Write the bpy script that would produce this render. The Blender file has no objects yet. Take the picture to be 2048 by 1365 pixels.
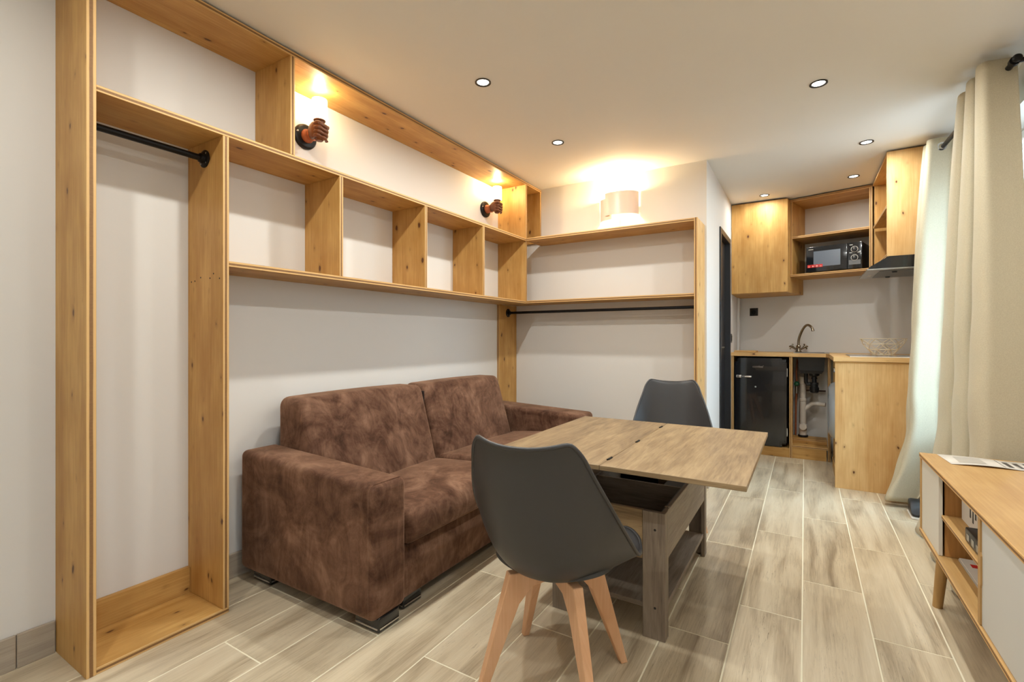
import bpy, bmesh, math, random
from mathutils import Vector, Matrix
from mathutils.geometry import interpolate_bezier
random.seed(7)
sc = bpy.context.scene
COL = sc.collection
PI = math.pi

# ------------------------------------------------------------------ camera
cam_d = bpy.data.cameras.new('camera'); cam = bpy.data.objects.new('camera', cam_d); COL.objects.link(cam)
cam_d.sensor_width = 36.0; cam_d.lens = 964.0 / 2048 * 36.0
cam_d.shift_y = -5.5 / 2048
cam_d.clip_start = 0.05
cam.location = (2.25, 0.0, 1.10)
cam.rotation_euler = (math.radians(90), 0, math.radians(31.28))
sc.camera = cam

# ------------------------------------------------------------------ world, exposure
world = bpy.data.worlds.new('world'); sc.world = world; world.use_nodes = True
wt = world.node_tree; bg = wt.nodes['Background']; bg.inputs[1].default_value = 1.0
w_tc = wt.nodes.new('ShaderNodeTexCoord'); w_sep = wt.nodes.new('ShaderNodeSeparateXYZ'); w_rp = wt.nodes.new('ShaderNodeValToRGB')
wt.links.new(w_tc.outputs['Generated'], w_sep.inputs[0])
w_mp = wt.nodes.new('ShaderNodeMapRange'); w_mp.inputs[1].default_value = -0.15; w_mp.inputs[2].default_value = 0.35
wt.links.new(w_sep.outputs['Z'], w_mp.inputs[0]); wt.links.new(w_mp.outputs[0], w_rp.inputs[0])
w_rp.color_ramp.elements[0].position = 0.0; w_rp.color_ramp.elements[0].color = (0.20, 0.23, 0.25, 1)
w_rp.color_ramp.elements[1].position = 1.0; w_rp.color_ramp.elements[1].color = (0.50, 0.76, 1.0, 1)
w_ml = wt.nodes.new('ShaderNodeVectorMath'); w_ml.operation = 'SCALE'; w_ml.inputs['Scale'].default_value = 12.5
wt.links.new(w_rp.outputs[0], w_ml.inputs[0]); wt.links.new(w_ml.outputs[0], bg.inputs[0])
sc.view_settings.view_transform = 'Standard'; sc.view_settings.look = 'None'
sc.view_settings.gamma = 1.0; sc.view_settings.use_curve_mapping = False
sc.view_settings.exposure = 0.12
SPOT_POWER = 9.6
SPOT_COLOR = (0.94, 0.95, 0.91)

# ------------------------------------------------------------------ materials
def srgb(r, g, b):
    f = lambda c: (c / 255 / 12.92) if c / 255 <= 0.04045 else ((c / 255 + 0.055) / 1.055) ** 2.4
    return (f(r), f(g), f(b), 1)
class NT:
    def __init__(s, name):
        s.m = bpy.data.materials.new(name); s.m.use_nodes = True
        s.t = s.m.node_tree; s.b = s.t.nodes['Principled BSDF']
    def n(s, typ, **kw):
        nd = s.t.nodes.new(typ)
        for k, v in kw.items():
            if k in nd.bl_rna.properties: setattr(nd, k, v)
        return nd
    def l(s, a, b): s.t.links.new(a, b)
    def set(s, **kw):
        for k, v in kw.items(): s.b.inputs[k.replace('_', ' ')].default_value = v
    def ramp(s, fac, stops):
        r = s.n('ShaderNodeValToRGB'); e = r.color_ramp.elements
        while len(e) < len(stops): e.new(0.5)
        for i, (p, c) in enumerate(stops): e[i].position = p; e[i].color = c
        s.l(fac, r.inputs[0]); return r.outputs[0]
    def mix(s, fac, a, b, mode='MIX'):
        m = s.n('ShaderNodeMix'); m.data_type = 'RGBA'; m.blend_type = mode
        for i, v in ((0, fac), (6, a), (7, b)):
            if hasattr(v, 'links'): s.l(v, m.inputs[i])
            else: m.inputs[i].default_value = v
        return m.outputs[2]
    def math(s, op, a, b=0.0, c=0.0):
        m = s.n('ShaderNodeMath'); m.operation = op
        for i, v in enumerate((a, b, c)):
            if hasattr(v, 'links'): s.l(v, m.inputs[i])
            else: m.inputs[i].default_value = v
        return m.outputs[0]
    def mapping(s, src, scale=(1, 1, 1), loc=(0, 0, 0), rot=(0, 0, 0)):
        m = s.n('ShaderNodeMapping'); s.l(src, m.inputs[0])
        m.inputs['Scale'].default_value = scale; m.inputs['Location'].default_value = loc; m.inputs['Rotation'].default_value = rot
        return m.outputs[0]
    def noise(s, vec, scale, detail=4, rough=0.5, dist=0.0):
        n = s.n('ShaderNodeTexNoise'); s.l(vec, n.inputs['Vector'])
        n.inputs['Scale'].default_value = scale; n.inputs['Detail'].default_value = detail
        n.inputs['Roughness'].default_value = rough; n.inputs['Distortion'].default_value = dist
        return n.outputs['Fac']
    def bump(s, h, strength=0.2, dist=0.002):
        b = s.n('ShaderNodeBump'); b.inputs['Strength'].default_value = strength; b.inputs['Distance'].default_value = dist
        s.l(h, b.inputs['Height']); s.l(b.outputs[0], s.b.inputs['Normal'])

def plain(name, col, rough=0.5, metal=0.0, **kw):
    n = NT(name); n.set(Base_Color=col, Roughness=rough, Metallic=metal)
    for k, v in kw.items(): n.b.inputs[k.replace('_', ' ')].default_value = v
    return n.m

def wall_mat(name, col):
    n = NT(name); tc = n.n('ShaderNodeTexCoord').outputs['Object']
    a = n.noise(tc, 1.3, 3); c = n.ramp(a, [(0.3, tuple(x * 0.97 for x in col[:3]) + (1,)), (0.7, col)])
    n.l(c, n.b.inputs['Base Color']); n.set(Roughness=0.75)
    n.bump(n.noise(tc, 90, 3), 0.06, 0.001); return n.m

def pine_mat(name, c_light, c_dark, knots=True, rough=0.5, sat=1.0):
    n = NT(name); uv = n.n('ShaderNodeUVMap').outputs[0]
    fine = n.noise(n.mapping(uv, (1.6, 46, 1)), 3.0, 5, 0.55, 0.3)
    broad = n.noise(n.mapping(uv, (0.7, 7, 1)), 1.6, 3, 0.5, 0.6)
    cloud = n.noise(n.mapping(uv, (1.8, 4.2, 1), (3, 7, 0)), 2.2, 3, 0.55)
    f = n.math('MULTIPLY_ADD', fine, 0.45, n.math('MULTIPLY', broad, 0.55))
    f = n.math('MULTIPLY_ADD', n.math('SUBTRACT', cloud, 0.5), 0.55, f)
    col = n.ramp(f, [(0.30, c_dark), (0.50, tuple((a + b) / 2 for a, b in zip(c_light, c_dark))), (0.66, c_light)])
    if knots:
        wob = n.n('ShaderNodeVectorMath'); wob.operation = 'ADD'
        nz = n.n('ShaderNodeTexNoise'); n.l(uv, nz.inputs['Vector']); nz.inputs['Scale'].default_value = 22
        sc_ = n.n('ShaderNodeVectorMath'); sc_.operation = 'SCALE'; n.l(nz.outputs['Color'], sc_.inputs[0]); sc_.inputs['Scale'].default_value = 0.018
        n.l(uv, wob.inputs[0]); n.l(sc_.outputs[0], wob.inputs[1])
        v = n.n('ShaderNodeTexVoronoi'); v.voronoi_dimensions = '2D'; v.inputs['Scale'].default_value = 1.0
        n.l(n.mapping(wob.outputs[0], (4.6, 8.6, 1)), v.inputs['Vector'])
        rnd = n.n('ShaderNodeSeparateColor'); n.l(v.outputs['Color'], rnd.inputs[0])
        size = n.math('MULTIPLY_ADD', rnd.outputs[0], 0.120, -0.045)      # many cells have no knot at all
        k = n.math('SUBTRACT', size, v.outputs['Distance'])
        core = n.ramp(n.math('MULTIPLY_ADD', k, 22.0, 0.5), [(0.2, (0, 0, 0, 1)), (0.95, (1, 1, 1, 1))])
        halo = n.ramp(n.math('MULTIPLY_ADD', k, 7.0, 0.85), [(0.1, (0, 0, 0, 1)), (1.0, (0.55, 0.55, 0.55, 1))])
        col = n.mix(halo, col, tuple(x * 0.62 for x in c_dark[:3]) + (1,))
        col = n.mix(core, col, srgb(92, 52, 24))
    n.l(col, n.b.inputs['Base Color']); n.set(Roughness=rough)
    n.b.inputs['Specular IOR Level'].default_value = 0.4
    n.bump(fine, 0.08, 0.001)
    return n.m

def ply_edge_mat(name, c1, c2):
    # cut edge of three-ply board: V runs 0..1 across the thickness
    n = NT(name); uv = n.n('ShaderNodeUVMap').outputs[0]
    sep = n.n('ShaderNodeSeparateXYZ'); n.l(uv, sep.inputs[0])
    g = n.noise(n.mapping(uv, (60, 0.6, 1)), 3.0, 3, 0.5)
    w = n.noise(n.mapping(uv, (3, 0.3, 1)), 2.0, 3, 0.6)
    vv = n.math('FRACT', n.math('ADD', sep.outputs[1], n.math('MULTIPLY', n.math('SUBTRACT', w, 0.5), 0.12)))
    band = n.ramp(vv, [(0.0, (0, 0, 0, 1)), (0.26, (0, 0, 0, 1)), (0.33, (1, 1, 1, 1)), (0.64, (1, 1, 1, 1)), (0.71, (0, 0, 0, 1)), (1.0, (0, 0, 0, 1))])
    dark = n.mix(g, c2, tuple(x * 0.62 for x in c2[:3]) + (1,))
    col = n.mix(band, c1, dark)
    n.l(col, n.b.inputs['Base Color']); n.set(Roughness=0.6)
    n.bump(g, 0.2, 0.001); return n.m

def oak_plank_mat(name, stops, lscale=1.0, rough=0.5, rand=0.25, streak=0.5):
    n = NT(name); uv = n.n('ShaderNodeUVMap').outputs[0]
    inf = n.n('ShaderNodeObjectInfo').outputs['Random']
    off = n.n('ShaderNodeCombineXYZ'); n.l(n.math('MULTIPLY', inf, 37.0), off.inputs[0]); n.l(n.math('MULTIPLY', inf, 91.0), off.inputs[1])
    ad = n.n('ShaderNodeVectorMath'); ad.operation = 'ADD'; n.l(uv, ad.inputs[0]); n.l(off.outputs[0], ad.inputs[1]); p = ad.outputs[0]
    fine = n.noise(n.mapping(p, (2.2 * lscale, 40, 1)), 2.4, 6, 0.62, 0.9)
    broad = n.noise(n.mapping(p, (0.8 * lscale, 6, 1)), 1.7, 4, 0.55, 1.4)
    f = n.math('MULTIPLY_ADD', fine, streak, n.math('MULTIPLY', broad, 1.0 - streak))
    f = n.math('MULTIPLY_ADD', n.math('SUBTRACT', inf, 0.5), rand * 0.25, f)
    col = n.ramp(f, stops)
    crack = n.noise(n.mapping(p, (1.6 * lscale, 30, 1), (5, 3, 0)), 3.2, 7, 0.7, 2.2)
    cm = n.ramp(crack, [(0.61, (0, 0, 0, 1)), (0.70, (0.75, 0.75, 0.75, 1))])
    patch = n.ramp(n.noise(n.mapping(p, (1.2, 4, 1), (9, 1, 0)), 1.6, 2), [(0.42, (0.05, 0.05, 0.05, 1)), (0.62, (1, 1, 1, 1))])
    cm = n.mix(1.0, cm, patch, 'MULTIPLY')
    col = n.mix(cm, col, tuple(x * 0.42 for x in stops[0][1][:3]) + (1,))
    n.l(col, n.b.inputs['Base Color']); n.set(Roughness=rough)
    n.bump(n.math('ADD', fine, n.math('MULTIPLY', crack, 0.5)), 0.10, 0.001)
    return n.m

M = {}
M['wall'] = wall_mat('painted_wall', srgb(226, 222, 216))
M['ceiling'] = wall_mat('ceiling_paint', srgb(232, 228, 220))
M['pine'] = pine_mat('pine_board', srgb(206, 162, 96), srgb(172, 124, 60))
M['pine_light'] = pine_mat('pale_pine_board', srgb(226, 188, 130), srgb(200, 152, 92))
M['edge'] = ply_edge_mat('board_edge', srgb(214, 172, 112), srgb(146, 104, 60))
M['oak_light'] = pine_mat('pale_oak_veneer', srgb(196, 158, 102), srgb(174, 134, 80), knots=False)
M['oak_dark'] = pine_mat('oak_interior', srgb(190, 140, 80), srgb(150, 102, 52), knots=False)
M['grout'] = plain('grout', srgb(240, 232, 206), 0.8)
def tile_mat():
    n = NT('wood_look_tile'); uv = n.n('ShaderNodeUVMap').outputs[0]
    inf = n.n('ShaderNodeObjectInfo').outputs['Random']
    loc = n.n('ShaderNodeObjectInfo').outputs['Location']
    off = n.n('ShaderNodeVectorMath'); off.operation = 'MULTIPLY'; n.l(loc, off.inputs[0]); off.inputs[1].default_value = (7.31, 3.17, 0)
    ad = n.n('ShaderNodeVectorMath'); ad.operation = 'ADD'; n.l(uv, ad.inputs[0]); n.l(off.outputs[0], ad.inputs[1]); p = ad.outputs[0]
    wn = n.n('ShaderNodeTexWhiteNoise'); wn.noise_dimensions = '3D'; n.l(loc, wn.inputs['Vector']); rnd = wn.outputs['Value']
    broad = n.noise(n.mapping(p, (1.1, 9, 1)), 1.3, 3, 0.5, 0.8)
    fine = n.noise(n.mapping(p, (3.0, 70, 1)), 2.2, 5, 0.6, 0.8)
    f = n.math('MULTIPLY_ADD', fine, 0.30, n.math('MULTIPLY', broad, 0.70))
    f = n.math('MULTIPLY_ADD', n.math('SUBTRACT', rnd, 0.5), 0.10, f)
    col = n.ramp(f, [(0.30, srgb(146, 128, 104)), (0.42, srgb(184, 167, 140)), (0.52, srgb(206, 190, 162)), (0.68, srgb(220, 206, 180))])
    # wavy end-grain figure and dark open cracks in patches
    crack = n.noise(n.mapping(p, (2.6, 46, 1), (5, 3, 0)), 2.6, 8, 0.72, 3.2)
    cm = n.ramp(crack, [(0.57, (0, 0, 0, 1)), (0.66, (1, 1, 1, 1))])
    patch = n.ramp(n.noise(n.mapping(p, (1.5, 5, 1), (9, 1, 0)), 1.5, 2, 0.5, 0.6), [(0.46, (0.04, 0.04, 0.04, 1)), (0.62, (1, 1, 1, 1))])
    cm = n.mix(1.0, cm, patch, 'MULTIPLY')
    col = n.mix(n.math('MULTIPLY', cm, 0.75), col, srgb(104, 88, 70))
    n.l(col, n.b.inputs['Base Color']); n.set(Roughness=0.30)
    n.bump(n.math('ADD', fine, crack), 0.12, 0.0008)
    return n.m
M['tile'] = tile_mat()
M['skirt'] = oak_plank_mat('wood_look_skirting', [(0.25, srgb(138, 124, 108)), (0.5, srgb(172, 158, 140)), (0.75, srgb(190, 178, 160))], 1.0, 0.45, 0.2)
M['table'] = oak_plank_mat('weathered_oak_laminate', [(0.28, srgb(92, 74, 54)), (0.43, srgb(132, 109, 80)), (0.56, srgb(156, 132, 98)), (0.72, srgb(178, 154, 118))], 1.3, 0.42, 0.2, 0.5)
M['table_grey'] = oak_plank_mat('grey_oak_laminate', [(0.28, srgb(92, 80, 70)), (0.45, srgb(128, 114, 100)), (0.6, srgb(148, 134, 118)), (0.75, srgb(166, 152, 134))], 1.3, 0.5, 0.2, 0.55)
M['black_metal'] = plain('black_iron', srgb(28, 27, 28), 0.42, 0.6)
M['black_plastic'] = plain('black_plastic', srgb(26, 27, 30), 0.35)
M['black_gloss'] = plain('black_glossy_enamel', srgb(20, 21, 25), 0.16, 0.0, Coat_Weight=0.5)
M['chair_shell'] = plain('charcoal_plastic', srgb(58, 57, 58), 0.42)
M['chair_pad'] = plain('charcoal_leatherette', srgb(66, 65, 64), 0.5)
M['beech'] = pine_mat('beech_leg', srgb(232, 186, 146), srgb(212, 160, 118), knots=False, rough=0.45)
M['chrome'] = plain('chrome', srgb(225, 225, 228), 0.12, 1.0)
M['steel'] = plain('brushed_steel', srgb(170, 168, 164), 0.32, 1.0)
M['nickel'] = plain('aged_nickel', srgb(150, 138, 120), 0.25, 1.0)
M['white_plastic'] = plain('white_plastic', srgb(226, 222, 214), 0.4)
M['pvc'] = plain('white_pvc_pipe', srgb(214, 204, 192), 0.45)
M['white_lacquer'] = plain('white_lacquer', srgb(226, 221, 208), 0.4)
M['grey_lacquer'] = plain('pale_grey_lacquer', srgb(206, 206, 202), 0.4)
M['door_dark'] = plain('anthracite_door_paint', srgb(40, 41, 44), 0.4)
M['glass_window'] = plain('window_glass', (1, 1, 1, 1), 0.02, 0.0, Transmission_Weight=1.0, IOR=1.01)
M['window_frame'] = plain('white_window_frame', srgb(232, 234, 236), 0.4)
M['card'] = plain('white_cardboard', srgb(214, 208, 198), 0.6)
M['red_print'] = plain('red_print', srgb(206, 44, 40), 0.5)
M['ink'] = plain('dark_print', srgb(70, 66, 62), 0.6)
M['grey_print'] = plain('grey_print', srgb(176, 170, 160), 0.6)
M['copper'] = plain('copper_resin', srgb(168, 98, 62), 0.45, 0.35)
M['bronze'] = plain('bronze_resin', srgb(108, 66, 42), 0.40, 0.30)
M['green'] = plain('green_valve', srgb(26, 92, 60), 0.4)
M['shade'] = plain('cream_lacquered_metal', srgb(226, 208, 196), 0.35)
M['wire'] = plain('brass_wire', srgb(240, 226, 196), 0.4, 0.1)
M['machine_grey'] = plain('silver_grey_plastic', srgb(170, 174, 178), 0.3, 0.3)
M['hob'] = plain('ceramic_hob_glass', srgb(38, 38, 40), 0.08)
M['mesh_filter'] = plain('hood_filter', srgb(120, 122, 124), 0.45, 0.9)
M['micro_window'] = plain('microwave_window', srgb(96, 104, 116), 0.18)

def emit(name, col, s):
    n = NT(name); n.set(Base_Color=(0, 0, 0, 1)); n.b.inputs['Emission Color'].default_value = col; n.b.inputs['Emission Strength'].default_value = s
    return n.m
M['led'] = emit('spotlight_lens', (1.0, 0.95, 0.86, 1), 9.0)
M['glow'] = emit('lit_glass_shade', (1.0, 0.86, 0.52, 1), 5.0)

def velvet():
    n = NT('brown_suede'); tc = n.n('ShaderNodeTexCoord').outputs['Object']
    a = n.noise(n.mapping(tc, (1, 1, 1.3)), 3.2, 6, 0.62, 1.6)
    b = n.noise(n.mapping(tc, (1.4, 1.4, 0.7), (4, 2, 8)), 8.0, 5, 0.7, 2.2)
    f = n.math('MULTIPLY_ADD', a, 0.62, n.math('MULTIPLY', b, 0.38))
    col = n.ramp(f, [(0.34, srgb(56, 35, 25)), (0.45, srgb(90, 62, 47)), (0.55, srgb(116, 85, 67)), (0.68, srgb(146, 112, 90))])
    sp = n.noise(tc, 130, 2, 0.5); spm = n.ramp(sp, [(0.76, (0, 0, 0, 1)), (0.80, (0.5, 0.5, 0.5, 1))])
    col = n.mix(spm, col, srgb(170, 140, 118))
    n.l(col, n.b.inputs['Base Color']); n.set(Roughness=0.9)
    n.b.inputs['Sheen Weight'].default_value = 0.6; n.b.inputs['Sheen Roughness'].default_value = 0.4
    n.b.inputs['Sheen Tint'].default_value = srgb(200, 160, 130)
    n.b.inputs['Specular IOR Level'].default_value = 0.15
    n.bump(n.noise(tc, 420, 2), 0.25, 0.001); return n.m
M['velvet'] = velvet()
M['velvet_seam'] = plain('dark_brown_seam', srgb(40, 26, 20), 0.9)

def cloth():
    n = NT('beige_curtain_cloth'); tc = n.n('ShaderNodeTexCoord').outputs['Object']
    w = n.noise(n.mapping(tc, (1, 1, 1)), 260, 2)
    c = n.ramp(w, [(0.3, srgb(200, 188, 160)), (0.7, srgb(214, 203, 176))])
    n.l(c, n.b.inputs['Base Color']); n.set(Roughness=0.75)
    n.b.inputs['Sheen Weight'].default_value = 0.15
    tr = n.n('ShaderNodeBsdfTranslucent'); tr.inputs[0].default_value = srgb(210, 205, 190)
    mx = n.n('ShaderNodeMixShader'); mx.inputs[0].default_value = 0.18
    n.l(n.b.outputs[0], mx.inputs[1]); n.l(tr.outputs[0], mx.inputs[2])
    n.l(mx.outputs[0], n.t.nodes['Material Output'].inputs[0])
    n.bump(w, 0.12, 0.001); return n.m
M['cloth'] = cloth()

# ------------------------------------------------------------------ object helpers
ORG = {}
def empty(name, loc=(0, 0, 0), rz=0.0):
    o = bpy.data.objects.new(name, None); COL.objects.link(o); o.empty_display_size = 0.1
    o.location = loc; o.rotation_euler = (0, 0, rz); ORG[o.name] = (Vector(loc), rz); return o
def tag(o, label, cat=None, group=None):
    o['label'] = label
    if cat: o['category'] = cat
    if group: o['group'] = group
    return o
def thing(name, label, cat, loc=(0, 0, 0), rz=0.0, group=None):
    return tag(empty(name, loc, rz), label, cat, group)
def obj(name, bm, mat, parent=None, smooth=False, local=False, label=None):
    """link a bmesh as one object; geometry is in world space unless local (then it is in the parent's own space)"""
    if parent is not None and not local:
        loc, rz = ORG[parent.name]
        bmesh.ops.transform(bm, matrix=(Matrix.Translation(loc) @ Matrix.Rotation(rz, 4, 'Z')).inverted(), verts=bm.verts)
    me = bpy.data.meshes.new(name); bm.to_mesh(me); bm.free()
    for m in (mat if isinstance(mat, (list, tuple)) else [mat]): me.materials.append(M[m] if isinstance(m, str) else m)
    if smooth:
        for p in me.polygons: p.use_smooth = True
        if smooth != 'all':
            try: me.set_sharp_from_angle(angle=math.radians(38))
            except Exception: pass
    o = bpy.data.objects.new(name, me); COL.objects.link(o)
    if parent is not None:
        o.parent = parent; ORG[o.name] = ORG[parent.name]
    else: ORG[o.name] = (Vector((0, 0, 0)), 0.0)
    if label: o['label'] = label
    return o
def struct(name, bm, mat, parent=None, **kw):
    o = obj(name, bm, mat, parent, **kw); o['kind'] = 'structure'; return o

def tri_uv(bm, grain=0, thick=None, seed=None, edge_mat=False):
    """UVs in metres along the grain axis; edge faces get slot 1 with V running 0..1 across the board"""
    uv = bm.loops.layers.uv.verify()
    ou, ov = (random.uniform(0, 40), random.uniform(0, 40)) if seed is None else seed
    lo = [min(v.co[i] for v in bm.verts) for i in range(3)]; hi = [max(v.co[i] for v in bm.verts) for i in range(3)]
    if thick is None: thick = min(range(3), key=lambda i: hi[i] - lo[i])
    for f in bm.faces:
        n = max(range(3), key=lambda i: abs(f.normal[i]))
        if edge_mat and n != thick:
            f.material_index = 1
            along = [i for i in range(3) if i not in (n, thick)][0]
            for l in f.loops:
                l[uv].uv = (l.vert.co[along] + ou, 0.001 + 0.998 * (l.vert.co[thick] - lo[thick]) / max(1e-6, hi[thick] - lo[thick]))
        else:
            if n == grain: a, b = [i for i in range(3) if i != n]
            else: a = grain; b = [i for i in range(3) if i not in (n, grain)][0]
            for l in f.loops: l[uv].uv = (l.vert.co[a] + ou, l.vert.co[b] + ov)

def box_bm(lo, hi, bev=0.0, seg=1, bm=None):
    new = bm is None
    b = bmesh.new()
    lo = Vector(lo); hi = Vector(hi)
    bmesh.ops.create_cube(b, size=1.0)
    for v in b.verts: v.co = Vector(((v.co[i] + 0.5) * (hi[i] - lo[i]) + lo[i]) for i in range(3))
    if bev > 0:
        bmesh.ops.bevel(b, geom=list(b.edges), offset=bev, segments=seg, profile=0.5, affect='EDGES')
    if new: return b
    me = bpy.data.meshes.new('t'); b.to_mesh(me); b.free(); bm.from_mesh(me); bpy.data.meshes.remove(me); return bm
def board(name, lo, hi, parent, grain, mats=('pine', 'edge'), local=False, bev=0.0012, label=None):
    b = box_bm(lo, hi, bev); tri_uv(b, grain, edge_mat=len(mats) > 1)
    return obj(name, b, list(mats), parent, local=local, label=label)
def tube_bm(pts, r, n=12, bm=None, cap=True):
    b = bm if bm is not None else bmesh.new()
    pts = [Vector(p) for p in pts]; rs = r if isinstance(r, (list, tuple)) else [r] * len(pts)
    prev = None; rings = []
    for i, p in enumerate(pts):
        if i == 0: d = pts[1] - p
        elif i == len(pts) - 1: d = p - pts[i - 1]
        else: d = (pts[i + 1] - p).normalized() + (p - pts[i - 1]).normalized()
        d = d.normalized()
        if prev is None:
            up = Vector((0, 0, 1)) if abs(d.z) < 0.9 else Vector((1, 0, 0)); a = d.cross(up).normalized()
        else: a = (prev - d * prev.dot(d)).normalized()
        prev = a; c = d.cross(a)
        rings.append([b.verts.new(p + (a * math.cos(2 * PI * k / n) + c * math.sin(2 * PI * k / n)) * rs[i]) for k in range(n)])
    for i in range(len(rings) - 1):
        for k in range(n): b.faces.new((rings[i][k], rings[i][(k + 1) % n], rings[i + 1][(k + 1) % n], rings[i + 1][k]))
    if cap:
        b.faces.new(rings[0][::-1]); b.faces.new(rings[-1])
    bmesh.ops.recalc_face_normals(b, faces=b.faces)
    return b
def lathe_bm(prof, n=32, bm=None, at=(0, 0, 0), axis='Z', closed=False):
    """prof: (radius, height) list"""
    b = bm if bm is not None else bmesh.new(); at = Vector(at); rings = []
    def place(x, y, z):
        if axis == 'Z': return at + Vector((x, y, z))
        if axis == 'X': return at + Vector((z, x, y))
        return at + Vector((x, z, y))
    for r, h in prof:
        if r < 1e-6: rings.append([b.verts.new(place(0, 0, h))])
        else: rings.append([b.verts.new(place(r * math.cos(2 * PI * k / n), r * math.sin(2 * PI * k / n), h)) for k in range(n)])
    seq = list(zip(rings, rings[1:])) + ([(rings[-1], rings[0])] if closed else [])
    for A, B in seq:
        for k in range(n):
            k2 = (k + 1) % n
            if len(A) == 1 and len(B) == 1: continue
            if len(A) == 1: b.faces.new((A[0], B[k2], B[k]))
            elif len(B) == 1: b.faces.new((A[k], A[k2], B[0]))
            else: b.faces.new((A[k], A[k2], B[k2], B[k]))
    bmesh.ops.recalc_face_normals(b, faces=b.faces)
    return b
def prism_bm(poly, z0, z1, axis=2, bm=None):
    """extrude a polygon (list of 2-D points) along an axis"""
    b = bm if bm is not None else bmesh.new()
    def pl(p, h):
        if axis == 2: return Vector((p[0], p[1], h))
        if axis == 1: return Vector((p[0], h, p[1]))
        return Vector((h, p[0], p[1]))
    A = [b.verts.new(pl(p, z0)) for p in poly]; B = [b.verts.new(pl(p, z1)) for p in poly]
    b.faces.new(A[::-1]); b.faces.new(B)
    for i in range(len(poly)): b.faces.new((A[i], A[(i + 1) % len(poly)], B[(i + 1) % len(poly)], B[i]))
    bmesh.ops.recalc_face_normals(b, faces=b.faces)
    return b
def bevel_mod(o, w, seg=3, angle=40):
    m = o.modifiers.new('bevel', 'BEVEL'); m.width = w; m.segments = seg; m.limit_method = 'ANGLE'; m.angle_limit = math.radians(angle); return o
def sub_mod(o, l=2):
    m = o.modifiers.new('subsurf', 'SUBSURF'); m.levels = l; m.render_levels = l; return o
def crom(pts, t):
    n = len(pts) - 1; x = min(max(t, 0), 1) * n; i = min(int(x), n - 1); f = x - i
    p0 = pts[max(i - 1, 0)]; p1 = pts[i]; p2 = pts[i + 1]; p3 = pts[min(i + 2, n)]
    return [0.5 * (2 * b + (c - a) * f + (2 * a - 5 * b + 4 * c - d) * f * f + (3 * b - a - 3 * c + d) * f ** 3) for a, b, c, d in zip(p0, p1, p2, p3)]
def copy_tree(o, parent=None):
    c = o.copy(); COL.objects.link(c)
    if parent is not None: c.parent = parent
    for ch in list(o.children): copy_tree(ch, c)
    return c
def text_obj(name, txt, size, mat, parent, loc, rot, extrude=0.0008, label=None):
    cu = bpy.data.curves.new(name, 'FONT'); cu.body = txt; cu.size = size; cu.extrude = extrude; cu.align_x = 'CENTER'; cu.align_y = 'CENTER'
    tmp = bpy.data.objects.new(name, cu); COL.objects.link(tmp)
    bpy.context.view_layer.update()
    me = bpy.data.meshes.new_from_object(tmp.evaluated_get(bpy.context.evaluated_depsgraph_get()))
    bpy.data.objects.remove(tmp); me.name = name; me.materials.clear(); me.materials.append(M[mat])
    o = bpy.data.objects.new(name, me); COL.objects.link(o); o.parent = parent; o.location = loc; o.rotation_euler = rot
    if label: o['label'] = label
    return o

# ------------------------------------------------------------------ the room shell
CZ = 2.405          # ceiling height
RX = 3.13           # window wall
BY = 3.748          # back wall of the alcove
HX = 1.637          # side wall of the kitchen recess
FY = -1.30          # wall behind the camera
KA = -math.radians(15.5)          # the kitchen wall runs askew
def kwall(x): return 5.74 - 0.277 * (x - HX)

# floor: grout bed with every tile a piece of its own
b = box_bm((-0.1, FY - 0.1, -0.06), (RX + 0.25, 6.0, -0.0012)); floor = struct('floor', b, 'grout')
TW, TL, G = 0.2232, 0.907, 0.0026
phase = {-1: 0.60, 0: 0.70, 1: 0.36, 2: 0.045, 3: 0.36, 4: 0.056, 5: 0.36, 6: 0.72, 7: 0.38, 8: 0.071, 9: 0.376, 10: 0.743, 11: 0.385, 12: 0.075, 13: 0.42}
tile_cache = {}
for row in range(0, 14):
    x0 = 0.009 + row * TW; x1 = x0 + TW
    x0c, x1c = max(x0, 0.0), min(x1, RX)
    if row == 0: x0c = 0.0
    y = phase[row] - 2 * TL - (TL if phase[row] - 2 * TL > FY else 0)
    while y < 5.75:
        ya, yb = max(y, FY), min(y + TL, 5.75 if x0 > HX - 0.1 else BY)
        if yb - ya > 0.03:
            w = round(x1c - x0c - 2 * G, 4); l = round(yb - ya - 2 * G, 4)
            if (w, l) not in tile_cache:
                t = box_bm((0, 0, -0.009), (w, l, 0.0), 0.0009)
                uv = t.loops.layers.uv.verify()
                for f in t.faces:
                    for lp in f.loops: lp[uv].uv = (lp.vert.co.y, lp.vert.co.x)
                me = bpy.data.meshes.new('tile'); t.to_mesh(me); t.free(); me.materials.append(M['tile']); tile_cache[(w, l)] = me
            o = bpy.data.objects.new('tile', tile_cache[(w, l)]); COL.objects.link(o); o.parent = floor
            o.location = (x0c + G, ya + G, 0.0)
        y += TL

struct('ceiling', box_bm((-0.1, FY - 0.1, CZ), (RX + 0.25, 6.0, CZ + 0.1)), 'ceiling')
struct('wall_left', box_bm((-0.1, FY - 0.1, 0), (0.0, BY + 0.1, CZ)), 'wall')
struct('wall_back', box_bm((0.0, BY, 0), (HX, BY + 0.1, CZ)), 'wall')
struct('wall_front', box_bm((0.0, FY - 0.1, 0), (RX, FY, CZ)), 'wall')
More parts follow.
